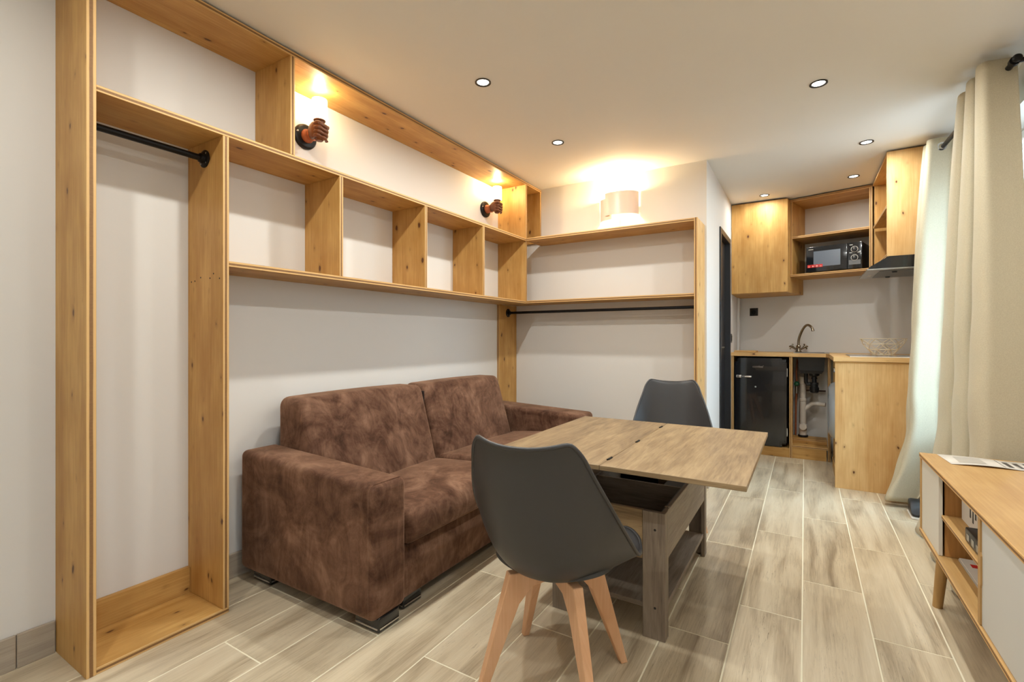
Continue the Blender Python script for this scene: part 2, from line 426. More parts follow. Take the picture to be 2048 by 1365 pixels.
# kitchen recess side wall with the dark door in it
DY0, DY1, DZ = 4.36, 5.00, 2.04
b = box_bm((HX - 0.1, BY + 0.1, 0), (HX, DY0, CZ))
box_bm((HX - 0.1, DY1, 0), (HX, 5.86, CZ), bm=b); box_bm((HX - 0.1, DY0, DZ), (HX, DY1, CZ), bm=b)
struct('wall_kitchen_side', b, 'wall')
b = prism_bm([(HX, kwall(HX)), (RX, kwall(RX)), (RX, kwall(RX) + 0.1), (HX, kwall(HX) + 0.1)], 0, CZ)
struct('wall_kitchen', b, 'wall')
# window wall with its opening
W1 = (2.98, 4.10, 0.55, 2.22); W2 = (-0.75, -0.28, 0.80, 2.20)  # second one is an unseen window added to let in fill daylight
b = bmesh.new()
for (ya, yb, za, zb) in ((FY - 0.1, W2[0], 0, CZ), (W2[1], W1[0], 0, CZ), (W1[1], 6.0, 0, CZ), (W2[0], W2[1], 0, W2[2]), (W2[0], W2[1], W2[3], CZ), (W1[0], W1[1], 0, W1[2]), (W1[0], W1[1], W1[3], CZ)):
    box_bm((RX, ya, za), (RX + 0.22, yb, zb), bm=b)
struct('wall_right', b, 'wall')
def window(name, W):
    ya, yb, za, zb = W; xf = RX + 0.12
    w = empty(name, (xf, (ya + yb) / 2, za)); w['kind'] = 'structure'
    def fr(n_, lo, hi, par=w): return obj(n_, box_bm(lo, hi, 0.004), 'window_frame', par)
    f = 0.05
    fr('window_frame', (xf, ya, za), (xf + 0.06, yb, za + f)); fr('window_frame', (xf, ya, zb - f), (xf + 0.06, yb, zb))
    fr('window_frame', (xf, ya, za + f), (xf + 0.06, ya + f, zb - f)); fr('window_frame', (xf, yb - f, za + f), (xf + 0.06, yb, zb - f))
    ym = (ya + yb) / 2
    fr('mullion', (xf, ym - 0.04, za + f), (xf + 0.06, ym + 0.04, zb - f))
    for a, c in ((ya + f, ym - 0.04), (ym + 0.04, yb - f)):
        obj('pane', box_bm((xf + 0.026, a, za + f), (xf + 0.030, c, zb - f)), 'glass_window', w)
    return w
window('window_1', W1); window('added_fill_window', W2)

# dark door in the side wall
d = empty('door_1', (HX, (DY0 + DY1) / 2, 0)); d['kind'] = 'structure'
fw = 0.05
obj('door_jamb', box_bm((HX - 0.1, DY0 + 0.001, 0), (HX + 0.012, DY0 + fw, DZ), 0.003), 'door_dark', d)
obj('door_jamb', box_bm((HX - 0.1, DY1 - fw, 0), (HX + 0.012, DY1 - 0.001, DZ), 0.003), 'door_dark', d)
obj('door_head', box_bm((HX - 0.1, DY0 + fw, DZ - fw), (HX + 0.012, DY1 - fw, DZ - 0.001), 0.003), 'door_dark', d)
leaf = obj('door_leaf', box_bm((HX - 0.075, DY0 + fw + 0.003, 0.008), (HX - 0.035, DY1 - fw - 0.003, DZ - fw - 0.003), 0.002), 'door_dark', d)
b = tube_bm([(HX - 0.035, DY0 + 0.11, 1.02), (HX + 0.005, DY0 + 0.11, 1.02), (HX + 0.008, DY0 + 0.20, 1.02)], 0.008, 10)
obj('door_handle', b, 'steel', leaf, smooth=True)

# skirting tiles
def skirting(name, pieces):
    root = empty(name, pieces[0][0]); root['kind'] = 'structure'
    for lo, hi, g in pieces:
        bb = box_bm(lo, hi, 0.002); tri_uv(bb, g); obj('skirting_tile', bb, 'skirt', root)
def run(a, bb, step, mk):
    out = []; t = a
    while t < bb - 0.02:
        e = min(t + step, bb); out.append(mk(t + 0.001, e - 0.001)); t = e
    return out
skirting('baseboard_left', run(FY, 0.612, 0.907, lambda p, q: ((0.0, p, 0), (0.012, q, 0.112), 1)) + run(1.066, 3.455, 0.907, lambda p, q: ((0.0, p, 0), (0.012, q, 0.112), 1)))
skirting('baseboard_back', run(0.03, 1.594, 0.907, lambda p, q: ((p, BY - 0.012, 0), (q, BY, 0.112), 0)))
skirting('baseboard_right', run(FY, 4.24, 0.907, lambda p, q: ((RX - 0.012, p, 0), (RX, q, 0.112), 1)))
skirting('baseboard_front', run(0.014, RX - 0.014, 0.907, lambda p, q: ((p, FY, 0), (q, FY + 0.012, 0.112), 0)))
skirting('baseboard_kitchen_side', run(BY + 0.002, DY0, 0.907, lambda p, q: ((HX, p, 0), (HX + 0.012, q, 0.112), 1)))

# ------------------------------------------------------------------ built-in pine shelving, left wall
D = 0.275; T = 0.022
u = thing('wall_shelving', 'tall built-in pine shelving with open closet bay and square cubbies along the left wall', 'shelf', (0.0, 0.64, 0.0))
ZT, ZM, ZL = 2.396, 1.929, 1.410        # tops of the three long shelves
YE = 3.470
board('side_panel', (0.001, 0.614, 0), (D, 0.640, ZT), u, 2)
closet_side = board('side_panel', (0.001, 1.040, T), (D, 1.064, ZM - T), u, 2)
board('top_board', (0.001, 0.640, ZT - T), (D, BY - 0.002, ZT), u, 1)
board('long_shelf', (0.001, 0.640, ZM - T), (D, YE + 0.001, ZM), u, 1)
board('long_shelf', (0.001, 1.064, ZL - T), (D, YE, ZL), u, 1)
board('bottom_board', (0.001, 0.640, 0.0), (D - 0.001, 1.064, T), u, 1)
board('plinth_board', (0.001, 0.641, T), (0.020, 1.039, 0.130), u, 1, ('pine',), label='low pine board against the wall with a darker top edge')
board('divider', (0.001, 1.334, ZM), (D, 1.357, ZT - T), u, 2)
for yc in (1.613, 2.242, 2.860): board('divider', (0.001, yc - 0.011, ZL), (D, yc + 0.011, ZM - T), u, 2)
board('end_panel', (0.001, YE, ZL - T), (D, YE + T, ZT - T), u, 2)
board('wall_board', (0.001, 3.456, 0.0), (0.022, BY - 0.003, ZL - T), u, 2)
board('back_panel', (0.001, BY - 0.024, ZM + 0.001), (D, BY - 0.004, ZT - T), u, 2)
for cx_, cz_ in ((0.030, 1.338), (0.058, 1.340), (0.105, 1.352), (0.178, 1.345), (0.205, 1.362), (0.250, 1.340)):
    obj('screw_head', lathe_bm([(0, -0.0008), (0.0032, -0.0006), (0.0038, 0)], 8, at=(cx_, 1.0398, cz_), axis='Y'), 'black_metal', closet_side)

# ------------------------------------------------------------------ alcove unit on the back wall
a = thing('wardrobe_shelving', 'open pine wardrobe frame with two long shelves against the back wall', 'shelf', (0.95, BY, 0.0))
AX = 1.600
board('shelf', (D + 0.001, YE + 0.002, ZM - T), (AX, BY - 0.002, ZM), a, 0)
board('shelf', (0.023, YE + T + 0.001, ZL - T + 0.003), (AX, BY - 0.003, ZL + 0.003), a, 0)
board('side_panel', (AX + 0.0005, YE + 0.002, 0.0), (AX + 0.024, BY - 0.002, ZM), a, 2, ('pine_light', 'edge'))

# hanging rails
def rail(name, label, p0, p1, loc, r=0.0125):
    t = thing(name, label, 'rail', loc)
    p0, p1 = Vector(p0), Vector(p1); d_ = (p1 - p0).normalized(); ax = 'X' if abs(d_.x) > 0.5 else 'Y'
    obj('pipe', tube_bm([p0, p1], r, 20), 'black_metal', t, smooth=True)
    for q, s in ((p0, 1), (p1, -1)):
        bb = lathe_bm([(0, 0), (0.036, 0), (0.036, 0.004 * s), (0.034, 0.006 * s), (0.019, 0.008 * s), (0.018, 0.022 * s), (r + 0.001, 0.024 * s), (r, 0.024 * s)], 28, at=q, axis=ax)
        f = obj('flange', bb, 'black_metal', t, smooth=True)
        for k in range(4):
            an = PI / 4 + k * PI / 2; o2 = Vector((0, 0.027 * math.cos(an), 0.027 * math.sin(an))) if ax == 'X' else Vector((0.027 * math.cos(an), 0, 0.027 * math.sin(an)))
            obj('screw', lathe_bm([(0, 0.008 * s), (0.004, 0.0075 * s), (0.0045, 0.004 * s)], 10, at=q + o2, axis=ax), 'steel', f)
    return t
rail('closet_rail', 'short black iron pipe rail inside the narrow closet bay', (0.14, 0.6405, 1.838), (0.14, 1.0395, 1.838), (0.14, 0.84, 1.838))
rail('clothes_rail', 'long thin black hanging rail below the back wall shelf', (0.0225, 3.60, 1.322), (AX, 3.60, 1.322), (0.8, 3.60, 1.322), 0.011)

# pale round coaster on the alcove shelf
o = obj('coaster', lathe_bm([(0, 0), (0.044, 0), (0.047, 0.003), (0.047, 0.011), (0.044, 0.014), (0, 0.014)], 36, at=(0.365, 3.56, ZM + 0.0005)), 'oak_light', smooth=True)
tag(o, 'small pale round wooden disc lying on the corner shelf', 'coaster')

# ------------------------------------------------------------------ fist-shaped wall sconces
def limb_bm(pts, radii, n=14, steps=26):
    """smooth tapering limb with rounded ends through the joints; radii are (side, vertical) pairs or numbers"""
    rr = [r if isinstance(r, tuple) else (r, r) for r in radii]
    P = [Vector(crom([tuple(p) for p in pts], i / steps)) for i in range(steps + 1)]; R_ = [crom(rr, i / steps) for i in range(steps + 1)]
    d0 = (P[0] - P[1]).normalized(); d1 = (P[-1] - P[-2]).normalized()
    def cap(p, d, r, rev):
        out = [(p + d * (min(r) * math.sin(t)), [max(q * math.cos(t), 1e-4) for q in r]) for t in (0.45, 0.9, 1.25, 1.5)]
        return out[::-1] if rev else out
    seq = cap(P[0], d0, R_[0], True) + list(zip(P, R_)) + cap(P[-1], d1, R_[-1], False)
    b = bmesh.new(); prev = None; rings = []
    for i, (p, r) in enumerate(seq):
        a_ = seq[max(i - 1, 0)][0]; c_ = seq[min(i + 1, len(seq) - 1)][0]; d = (c_ - a_).normalized()
        if prev is None: side = d.cross(Vector((0, 0, 1))).normalized()
        else: side = (prev - d * prev.dot(d)).normalized()
        prev = side; up = side.cross(d)
        rings.append([b.verts.new(p + side * r[0] * math.cos(2 * PI * k / n) + up * r[1] * math.sin(2 * PI * k / n)) for k in range(n)])
    for A, B in zip(rings, rings[1:]):
        for k in range(n): b.faces.new((A[k], A[(k + 1) % n], B[(k + 1) % n], B[k]))
    b.faces.new(rings[0][::-1]); b.faces.new(rings[-1]); bmesh.ops.recalc_face_normals(b, faces=b.faces)
    return b
def limb(name, pts, radii, mat, parent): return obj(name, limb_bm(pts, radii), mat, parent, smooth='all', local=True)
def make_sconce(loc, label, group):
    t = thing('fist_sconce', label, 'wall lamp', loc, 0, group)
    obj('wall_plate', lathe_bm([(0, 0), (0.064, 0), (0.065, 0.004), (0.063, 0.014), (0.058, 0.018), (0.050, 0.020), (0, 0.021)], 40, axis='X'), 'black_metal', t, smooth=True, local=True)
    for s in (-1, 1):
        obj('screw', lathe_bm([(0, 0.022), (0.004, 0.0215), (0.005, 0.017)], 12, at=(0, s * 0.053, 0.012), axis='X'), 'chrome', t, smooth=True, local=True)
    obj('cuff', lathe_bm([(0, 0.016), (0.034, 0.018), (0.036, 0.026), (0.033, 0.034), (0.029, 0.046), (0.030, 0.058), (0.033, 0.066), (0.031, 0.070), (0, 0.070)], 32, axis='X'), 'copper', t, smooth=True, local=True)
    # hand: wrist and palm behind the candle, four fingers wrapping round it, thumb across the front
    cx, R = 0.122, 0.026
    limb('palm', [(0.058, 0, 0.0), (0.072, -0.006, 0.001), (0.090, -0.024, 0.001), (0.112, -0.033, 0.002), (0.128, -0.032, 0.002)], [(0.023, 0.026), (0.021, 0.031), (0.017, 0.038), (0.013, 0.041), (0.010, 0.039)], 'bronze', t)
    for i, (zf, ln, rf) in enumerate(((0.031, 1.0, 0.0105), (0.0105, 1.08, 0.0110), (-0.010, 1.0, 0.0105), (-0.029, 0.82, 0.0092))):
        pts = []
        for k in range(6):
            an = math.radians(-82 + ln * 175 * k / 5); rad = R + 0.006 + (0.005 if k == 1 else 0.002 if k == 3 else 0)
            pts.append((cx + rad * math.cos(an), rad * math.sin(an), zf - 0.0026 * k + (0.003 if k == 1 else 0)))
        rads = [rf * 0.95, rf * 1.18, rf * 0.90, rf * 1.08, rf * 0.86, rf * 0.70]
        fg = limb('finger', pts, rads, 'bronze', t)
        nx = Vector(pts[-1]); obj('fingernail', lathe_bm([(0, 0.0016), (0.004, 0.0010), (0.0050, 0)], 10, at=nx + Vector((0.004, rf * 0.62, 0.0)), axis='Y'), 'copper', fg, smooth=True, local=True)
    th = [(0.082, 0.010, 0.012), (0.090, 0.030, 0.022), (0.104, 0.042, 0.030), (0.120, 0.044, 0.034), (0.134, 0.040, 0.034)]
    limb('thumb', th, [0.014, 0.0135, 0.012, 0.0115, 0.009], 'bronze', t)
    obj('lamp_holder', lathe_bm([(0, -0.046), (0.016, -0.046), (R - 0.002, -0.036), (R - 0.002, 0.050), (0.030, 0.056), (0.030, 0.060), (0, 0.060)], 28, at=(cx, 0, 0)), 'bronze', t, smooth=True, local=True)
    obj('glass_shade', lathe_bm([(0.0, 0.061), (0.036, 0.061), (0.038, 0.064), (0.038, 0.160), (0.0365, 0.166), (0.034, 0.166), (0.034, 0.066), (0, 0.066)], 36, at=(cx, 0, 0)), 'glow', t, smooth=True, local=True)
    ld = bpy.data.lights.new('bulb_light', 'POINT'); ld.energy = 5.0; ld.color = (1.0, 0.78, 0.44); ld.shadow_soft_size = 0.02
    lo = bpy.data.objects.new('bulb_light', ld); COL.objects.link(lo); lo.parent = t; lo.location = (cx, 0, 0.20)
    return t
s1 = make_sconce((0.001, 1.600, 2.158), 'bronze clenched fist wall lamp with glowing glass, nearer the closet bay', 'fist lamps in the top shelf bay')
s2 = make_sconce((0.001, 3.270, 2.158), 'bronze clenched fist wall lamp with glowing glass, at the far corner end of the bay', 'fist lamps in the top shelf bay')

# cream wrap-around sconce on the back wall
w = thing('wall_sconce', 'cream curved metal wall lamp glowing above the back wall shelf', 'wall lamp', (0.985, BY, 2.14))
def sheet(name, a0, a1, rx, ry, z0, z1, parent, th=0.003, n=28, cx=0.985):
    """curved lamp sheet, elliptical in plan, bulging from the wall"""
    bb = bmesh.new(); prev = None
    for i in range(n + 1):
        an = math.radians(a0 + (a1 - a0) * i / n); c, s = math.cos(an), math.sin(an)
        ring = [bb.verts.new((cx + (rx + e) * c, BY - 0.001 - (ry + e) * s, z)) for e, z in ((0, z0), (th, z0), (th, z1), (0, z1))]
        if prev:
            for k in range(4): bb.faces.new((prev[k], prev[(k + 1) % 4], ring[(k + 1) % 4], ring[k]))
        else: bb.faces.new(ring)
        prev = ring
    bb.faces.new(prev[::-1]); bmesh.ops.recalc_face_normals(bb, faces=bb.faces)
    return obj(name, bb, 'shade', parent, smooth=True)
sheet('front_shade', 2, 128, 0.150, 0.105, 2.072, 2.250, w)
sheet('side_shade', 104, 178, 0.158, 0.088, 2.040, 2.215, w)
obj('mounting_bar', box_bm((0.85, BY - 0.012, 2.11), (1.12, BY - 0.001, 2.15), 0.002), 'shade', w)
obj('lamp_holder', lathe_bm([(0, 0), (0.014, 0), (0.014, -0.035), (0, -0.035)], 20, at=(0.985, BY - 0.012, 2.13), axis='Y'), 'white_plastic', w, smooth=True)
obj('bulb', lathe_bm([(0, -0.034), (0.012, -0.036), (0.022, -0.050), (0.024, -0.064), (0.015, -0.080), (0, -0.084)], 20, at=(0.985, BY - 0.0, 2.13), axis='Y'), 'glow', w, smooth=True)
ld = bpy.data.lights.new('bulb_light', 'POINT'); ld.energy = 17; ld.color = (1.0, 0.78, 0.46); ld.shadow_soft_size = 0.025
lo = bpy.data.objects.new('bulb_light', ld); COL.objects.link(lo); lo.parent = w; lo.location = (0, -0.055, 0.085)

# ------------------------------------------------------------------ ceiling spotlights
def make_spot(x, y, label, lit=1.0):
    t = thing('ceiling_spotlight', label, 'ceiling light', (x, y, CZ), 0, 'recessed ceiling spotlights')
    obj('trim_ring', lathe_bm([(0.0405, -0.001), (0.0405, -0.005), (0.032, -0.0045), (0.029, -0.001)], 36, closed=True), 'black_plastic', t, smooth=True, local=True)
    obj('lens', lathe_bm([(0, -0.002), (0.029, -0.0018), (0.029, -0.0008), (0, -0.0008)], 32), 'led', t, local=True)
    ld = bpy.data.lights.new('spot_light', 'AREA'); ld.shape = 'DISK'; ld.size = 0.055; ld.energy = SPOT_POWER * lit; ld.color = SPOT_COLOR; ld.spread = math.radians(176)
    lo = bpy.data.objects.new('spot_light', ld); COL.objects.link(lo); lo.parent = t; lo.location = (0, 0, -0.008)
    return t
for x, y, lb in ((0.85, 2.02, 'recessed ceiling spotlight above the sofa, nearest the first fist lamp'),
                 (0.845, 2.90, 'recessed ceiling spotlight between the far fist lamp and the cream sconce'),
                 (2.31, 2.92, 'recessed ceiling spotlight above the far table end, nearest the wide curtain'),
                 (2.60, 3.96, 'recessed ceiling spotlight in front of the hood cabinet'),
                 (2.585, 4.74, 'recessed ceiling spotlight beside the angled kitchen shelf'),
                 (1.935, 4.95, 'recessed ceiling spotlight just in front of the kitchen wall cupboard'),
                 (0.85, 1.12, 'added out-of-view recessed ceiling spotlight on the left, above the closet bay side'),  # unseen lamp, added to light the near left side
                 (2.31, 2.02, 'recessed ceiling spotlight above the near chair'),
                 (2.31, 1.12, 'added out-of-view recessed ceiling spotlight above the low cabinet side'),  # from here on unseen lamps, added to brighten the near room
                 (0.85, 0.20, 'added out-of-view recessed ceiling spotlight near the camera on the left'),
                 (2.31, 0.20, 'added out-of-view recessed ceiling spotlight near the camera on the right')):
    make_spot(x, y, lb, (0.95 if x < 1 else 0.7) if y < 1.5 else 0.40 if y > 4.5 else 1.05 if x < 1 else 0.9)

# ------------------------------------------------------------------ sofa
s = thing('sofa', 'dark brown suede two-seat sofa standing against the left wall', 'sofa', (0.48, 2.33, 0))
def soft_box(name, lo, hi, r, parent, seg=4, mat='velvet', fn=None, cuts=0, label=None):
    """box with evenly rounded edges, dense enough to be bulged by fn"""
    lo = Vector(lo); hi = Vector(hi)
    def axis(k):
        a, c = lo[k], hi[k]; m = max(3, int((c - a - 2 * r) / 0.07))
        e = [a + r * (1 - math.cos(PI / 2 * t / 5)) for t in range(5)]
        return e + [a + r + (c - a - 2 * r) * t / m for t in range(m + 1)] + [a + c - q for q in e[::-1]]
    ax = [axis(k) for k in range(3)]; bb = bmesh.new()
    for k in range(3):
        u_, v_ = [q for q in range(3) if q != k]
        for w_ in (lo[k], hi[k]):
            gv = []
            for a in ax[u_]:
                row = []
                for c in ax[v_]:
                    p = Vector((0, 0, 0)); p[k] = w_; p[u_] = a; p[v_] = c; row.append(bb.verts.new(p))
                gv.append(row)
            for a in range(len(gv) - 1):
                for c in range(len(gv[0]) - 1): bb.faces.new((gv[a][c], gv[a + 1][c], gv[a + 1][c + 1], gv[a][c + 1]))
    bmesh.ops.remove_doubles(bb, verts=bb.verts, dist=1e-5)
    for v in bb.verts:
        q = Vector([min(max(v.co[k], lo[k] + r), hi[k] - r) for k in range(3)]); d = v.co - q
        if d.length > 1e-9: v.co = q + d.normalized() * r
        if fn: v.co = fn(v.co.copy())
    bmesh.ops.recalc_face_normals(bb, faces=bb.faces)
    return obj(name, bb, mat, parent, smooth='all', label=label)
Z0 = 0.052
def arm_fn(v):       # the arm top drops a little towards the front
    v.z -= min(max((v.z - 0.3) / 0.25, 0), 1) * 0.035 * max(0, (v.x - 0.05) / 0.85)
    return v
soft_box('armrest', (0.045, 1.235, Z0), (0.905, 1.415, 0.590), 0.028, s, fn=arm_fn)
soft_box('armrest', (0.045, 3.175, Z0), (0.895, 3.415, 0.585), 0.032, s, fn=arm_fn)
soft_box('base', (0.20, 1.416, 0.045), (0.868, 3.174, 0.265), 0.012, s)
# back rest: a thick slab leaning back, its two halves parted by a seam
def back_fn(y0, y1):
    def fn(v):
        t = (v.z - 0.25) / 0.56
        k = min(max((v.x - 0.08) / 0.32, 0), 1)
        bul = 0.030 * math.sin(PI * min(max((v.y - y0) / (y1 - y0), 0), 1)) ** 0.6 * math.sin(PI * min(max(t, 0), 1)) ** 0.7
        v.x += k * (bul - 0.165 * t)
        v.z += 0.006 * math.sin(PI * (v.y - y0) / (y1 - y0)) * min(max(t, 0), 1)
        return v
    return fn
for y0, y1 in ((1.405, 2.2505), (2.2595, 3.115)):
    soft_box('back_cushion', (0.06, y0, 0.25), (0.40, y1, 0.815), 0.046, s, fn=back_fn(y0, y1), cuts=7)
def seat_fn(y0, y1, top, rise):
    def fn(v):
        fx = min(max((v.x - 0.36) / 0.555, 0), 1); fy = min(max((v.y - y0) / (y1 - y0), 0), 1); h = min(max((v.z - 0.30) / (top - 0.30), 0), 1)
        v.z += h * (0.022 * math.sin(PI * fy) ** 0.5 * math.sin(PI * fx) ** 0.6 - 0.030 * (1 - fx) + 0.004 * math.sin(9 * v.y + 5 * v.x))
        v.x += 0.022 * fx ** 4 * math.sin(PI * min(max((v.z - 0.268) / (top - 0.268), 0), 1)) * math.sin(PI * fy) ** 0.4
        return v
    return fn
for y0, y1, top in ((1.420, 2.262, 0.412), (2.266, 3.170, 0.428)):
    sc_ = soft_box('seat_cushion', (0.33, y0, 0.268), (0.905, y1, top), 0.034, s, fn=seat_fn(y0, y1, top, 0), cuts=7)
# stitched seams
obj('seam_backing', box_bm((0.09, 2.249, 0.27), (0.245, 2.261, 0.775), 0.002), 'velvet_seam', s)
def bev_path(x, y0, y1, z0, z1, r):
    p = [(x, y0, z0)]
    p += [(x, y0 + r - r * math.cos(t), z1 - r + r * math.sin(t)) for t in [i * PI / 10 for i in range(6)]]
    p += [(x, y1 - r + r * math.sin(t), z1 - r + r * math.cos(t)) for t in [i * PI / 10 for i in range(6)]]
    p.append((x, y1, z0)); return p
obj('piping', tube_bm(bev_path(0.884, 1.2365, 1.4135, 0.07, 0.5545, 0.03), 0.0032, 6), 'velvet', s, smooth=True)
for fx, fy in ((0.835, 1.325), (0.80, 1.49), (0.16, 1.325), (0.80, 3.09), (0.835, 3.30), (0.16, 3.30)):
    f = obj('foot', box_bm((fx - 0.065, fy - 0.055, 0.0), (fx + 0.065, fy + 0.055, Z0 + 0.006), 0.008, 3), 'black_gloss', s, smooth=True)
    pr = [(fx - 0.067, fy - 0.057), (fx + 0.067, fy - 0.057), (fx + 0.067, fy + 0.057), (fx - 0.067, fy + 0.057)]
    bb = prism_bm(pr, 0.013, 0.019); bmesh.ops.bevel(bb, geom=[e for e in bb.edges if abs(e.verts[0].co.z - e.verts[1].co.z) > 0.003], offset=0.008, segments=3, affect='EDGES')
    obj('chrome_strip', bb, 'chrome', f, smooth=True)

# ------------------------------------------------------------------ lift-top coffee table
t = thing('lift_top_table', 'weathered oak lift-top coffee table unfolded to dining height', 'table', (1.60, 2.19, 0))
X0, X1, Y0, Y1, H = 1.367, 1.820, 1.772, 2.622, 0.465
def lam(name, lo, hi, g, mat='table', parent=t, bev=0.0015, label=None):
    bb = box_bm(lo, hi, bev); tri_uv(bb, g); return obj(name, bb, mat, parent, label=label)
for sx in (0, 1):
    for sy in (0, 1):
        xa = X0 if sx == 0 else X1 - 0.082; ya = Y0 if sy == 0 else Y1 - 0.018
        xe = X0 if sx == 0 else X1 - 0.018
        bb = box_bm((xa, ya, 0), (xa + 0.082, ya + 0.018, H), 0.0012)
        ye = Y0 + 0.018 if sy == 0 else Y1 - 0.048
        box_bm((xe, ye, 0), (xe + 0.018, ye + 0.030, H), 0.0012, bm=bb); tri_uv(bb, 2)
        lg = obj('leg', bb, 'table_grey', t)
        if sy == 0:
            for zz in (0.115, 0.40):
                obj('screw_hole', lathe_bm([(0, -0.0006), (0.0045, -0.0005), (0.0045, 0.0)], 12, at=(xa + 0.045, ya - 0.0002, zz), axis='Y'), 'black_plastic', lg)
lam('side_board', (X0 + 0.083, Y0 + 0.003, 0.285), (X1 - 0.083, Y0 + 0.019, H), 0)
lam('side_board', (X0 + 0.083, Y1 - 0.019, 0.285), (X1 - 0.083, Y1 - 0.003, H), 0)
lam('side_board', (X1 - 0.017, Y0 + 0.049, 0.285), (X1 - 0.002, Y1 - 0.049, H), 1, 'table_grey')
lam('side_board', (X0 + 0.002, Y0 + 0.049, 0.285), (X0 + 0.017, Y1 - 0.049, H), 1, 'table_grey')
lam('compartment_floor', (X0 + 0.019, Y0 + 0.020, 0.288), (X1 - 0.019, Y1 - 0.020, 0.300), 1, 'black_plastic')
lam('compartment_lining', (X0 + 0.0195, Y0 + 0.0195, 0.300), (X0 + 0.033, Y1 - 0.0195, 0.448), 1, 'table_grey')
lam('compartment_lining', (X1 - 0.033, Y0 + 0.0195, 0.300), (X1 - 0.0195, Y1 - 0.0195, 0.448), 1, 'black_plastic')
lam('compartment_divider', (X0 + 0.034, 2.18, 0.300), (X1 - 0.034, 2.194, 0.446), 0, 'table_grey')
lam('lower_shelf', (X0 + 0.019, Y0 + 0.020, 0.098), (X1 - 0.006, Y1 - 0.050, 0.116), 1, 'table_grey')
TZ = 0.655
for xa, xb in ((1.176, 1.6335), (1.6355, 2.101)):
    bb = box_bm((xa, 1.600, TZ - 0.017), (xb, 2.572, TZ), 0.0012); tri_uv(bb, 1)
    obj('table_leaf', bb, 'table', t)
for yh in (1.707, 2.055, 2.448):
    bb = tube_bm([(1.6345, yh - 0.022, TZ + 0.0012), (1.6345, yh + 0.022, TZ + 0.0012)], 0.0032, 10); box_bm((1.6285, yh - 0.020, TZ - 0.001), (1.6405, yh + 0.020, TZ + 0.0012), bm=bb)
    obj('hinge', bb, 'black_metal', t, smooth=True)
for ym in (1.86, 2.53):      # lifting arms
    bb = bmesh.new()
    for za, zb, xa, xb in ((0.36, 0.600, 1.42, 1.26), (0.36, 0.600, 1.52, 1.36)):
        prism_bm([(xa - 0.011, za), (xa + 0.011, za), (xb + 0.011, zb), (xb - 0.011, zb)], ym - 0.003, ym + 0.003, axis=1, bm=bb)
    box_bm((1.22, ym - 0.010, 0.598), (1.62, ym + 0.010, TZ - 0.017), bm=bb)
    box_bm((1.402, ym - 0.005, 0.305), (1.60, ym + 0.005, 0.385), bm=bb)
    obj('lifting_arm', bb, 'black_metal', t)
obj('hinge_plate', box_bm((1.70, 2.22, 0.302), (1.784, 2.52, 0.436), 0.004), 'black_metal', t)
obj('catch_plate', box_bm((X1 - 0.020, Y0 + 0.070, H - 0.002), (X1 - 0.004, Y0 + 0.082, H + 0.004), 0.001), 'chrome', t)

# ------------------------------------------------------------------ chairs
PROF = [  # centre y, centre z, rim half width, rim y, rim z
    (0.232, 0.412, 0.120, 0.214, 0.428), (0.214, 0.436, 0.190, 0.205, 0.448), (0.150, 0.412, 0.234, 0.172, 0.434), (0.080, 0.378, 0.249, 0.130, 0.412),
    (0.000, 0.366, 0.252, 0.080, 0.418), (-0.080, 0.364, 0.250, 0.028, 0.452), (-0.150, 0.392, 0.244, -0.028, 0.502), (-0.196, 0.452, 0.234, -0.082, 0.556),
    (-0.222, 0.530, 0.220, -0.132, 0.615), (-0.242, 0.610, 0.202, -0.174, 0.675), (-0.260, 0.690, 0.182, -0.210, 0.733), (-0.276, 0.762, 0.164, -0.240, 0.786),
    (-0.288, 0.804, 0.140, -0.262, 0.819), (-0.304, 0.807, 0.116, -0.280, 0.820)]
def shell_pt(u, v, off=0.0):
    cy, cz, w, ry, rz = crom(PROF, v)
    a = abs(u); k = a ** 2.3
    return Vector((u * w, cy + (ry - cy) * k, cz + (rz - cz) * k))
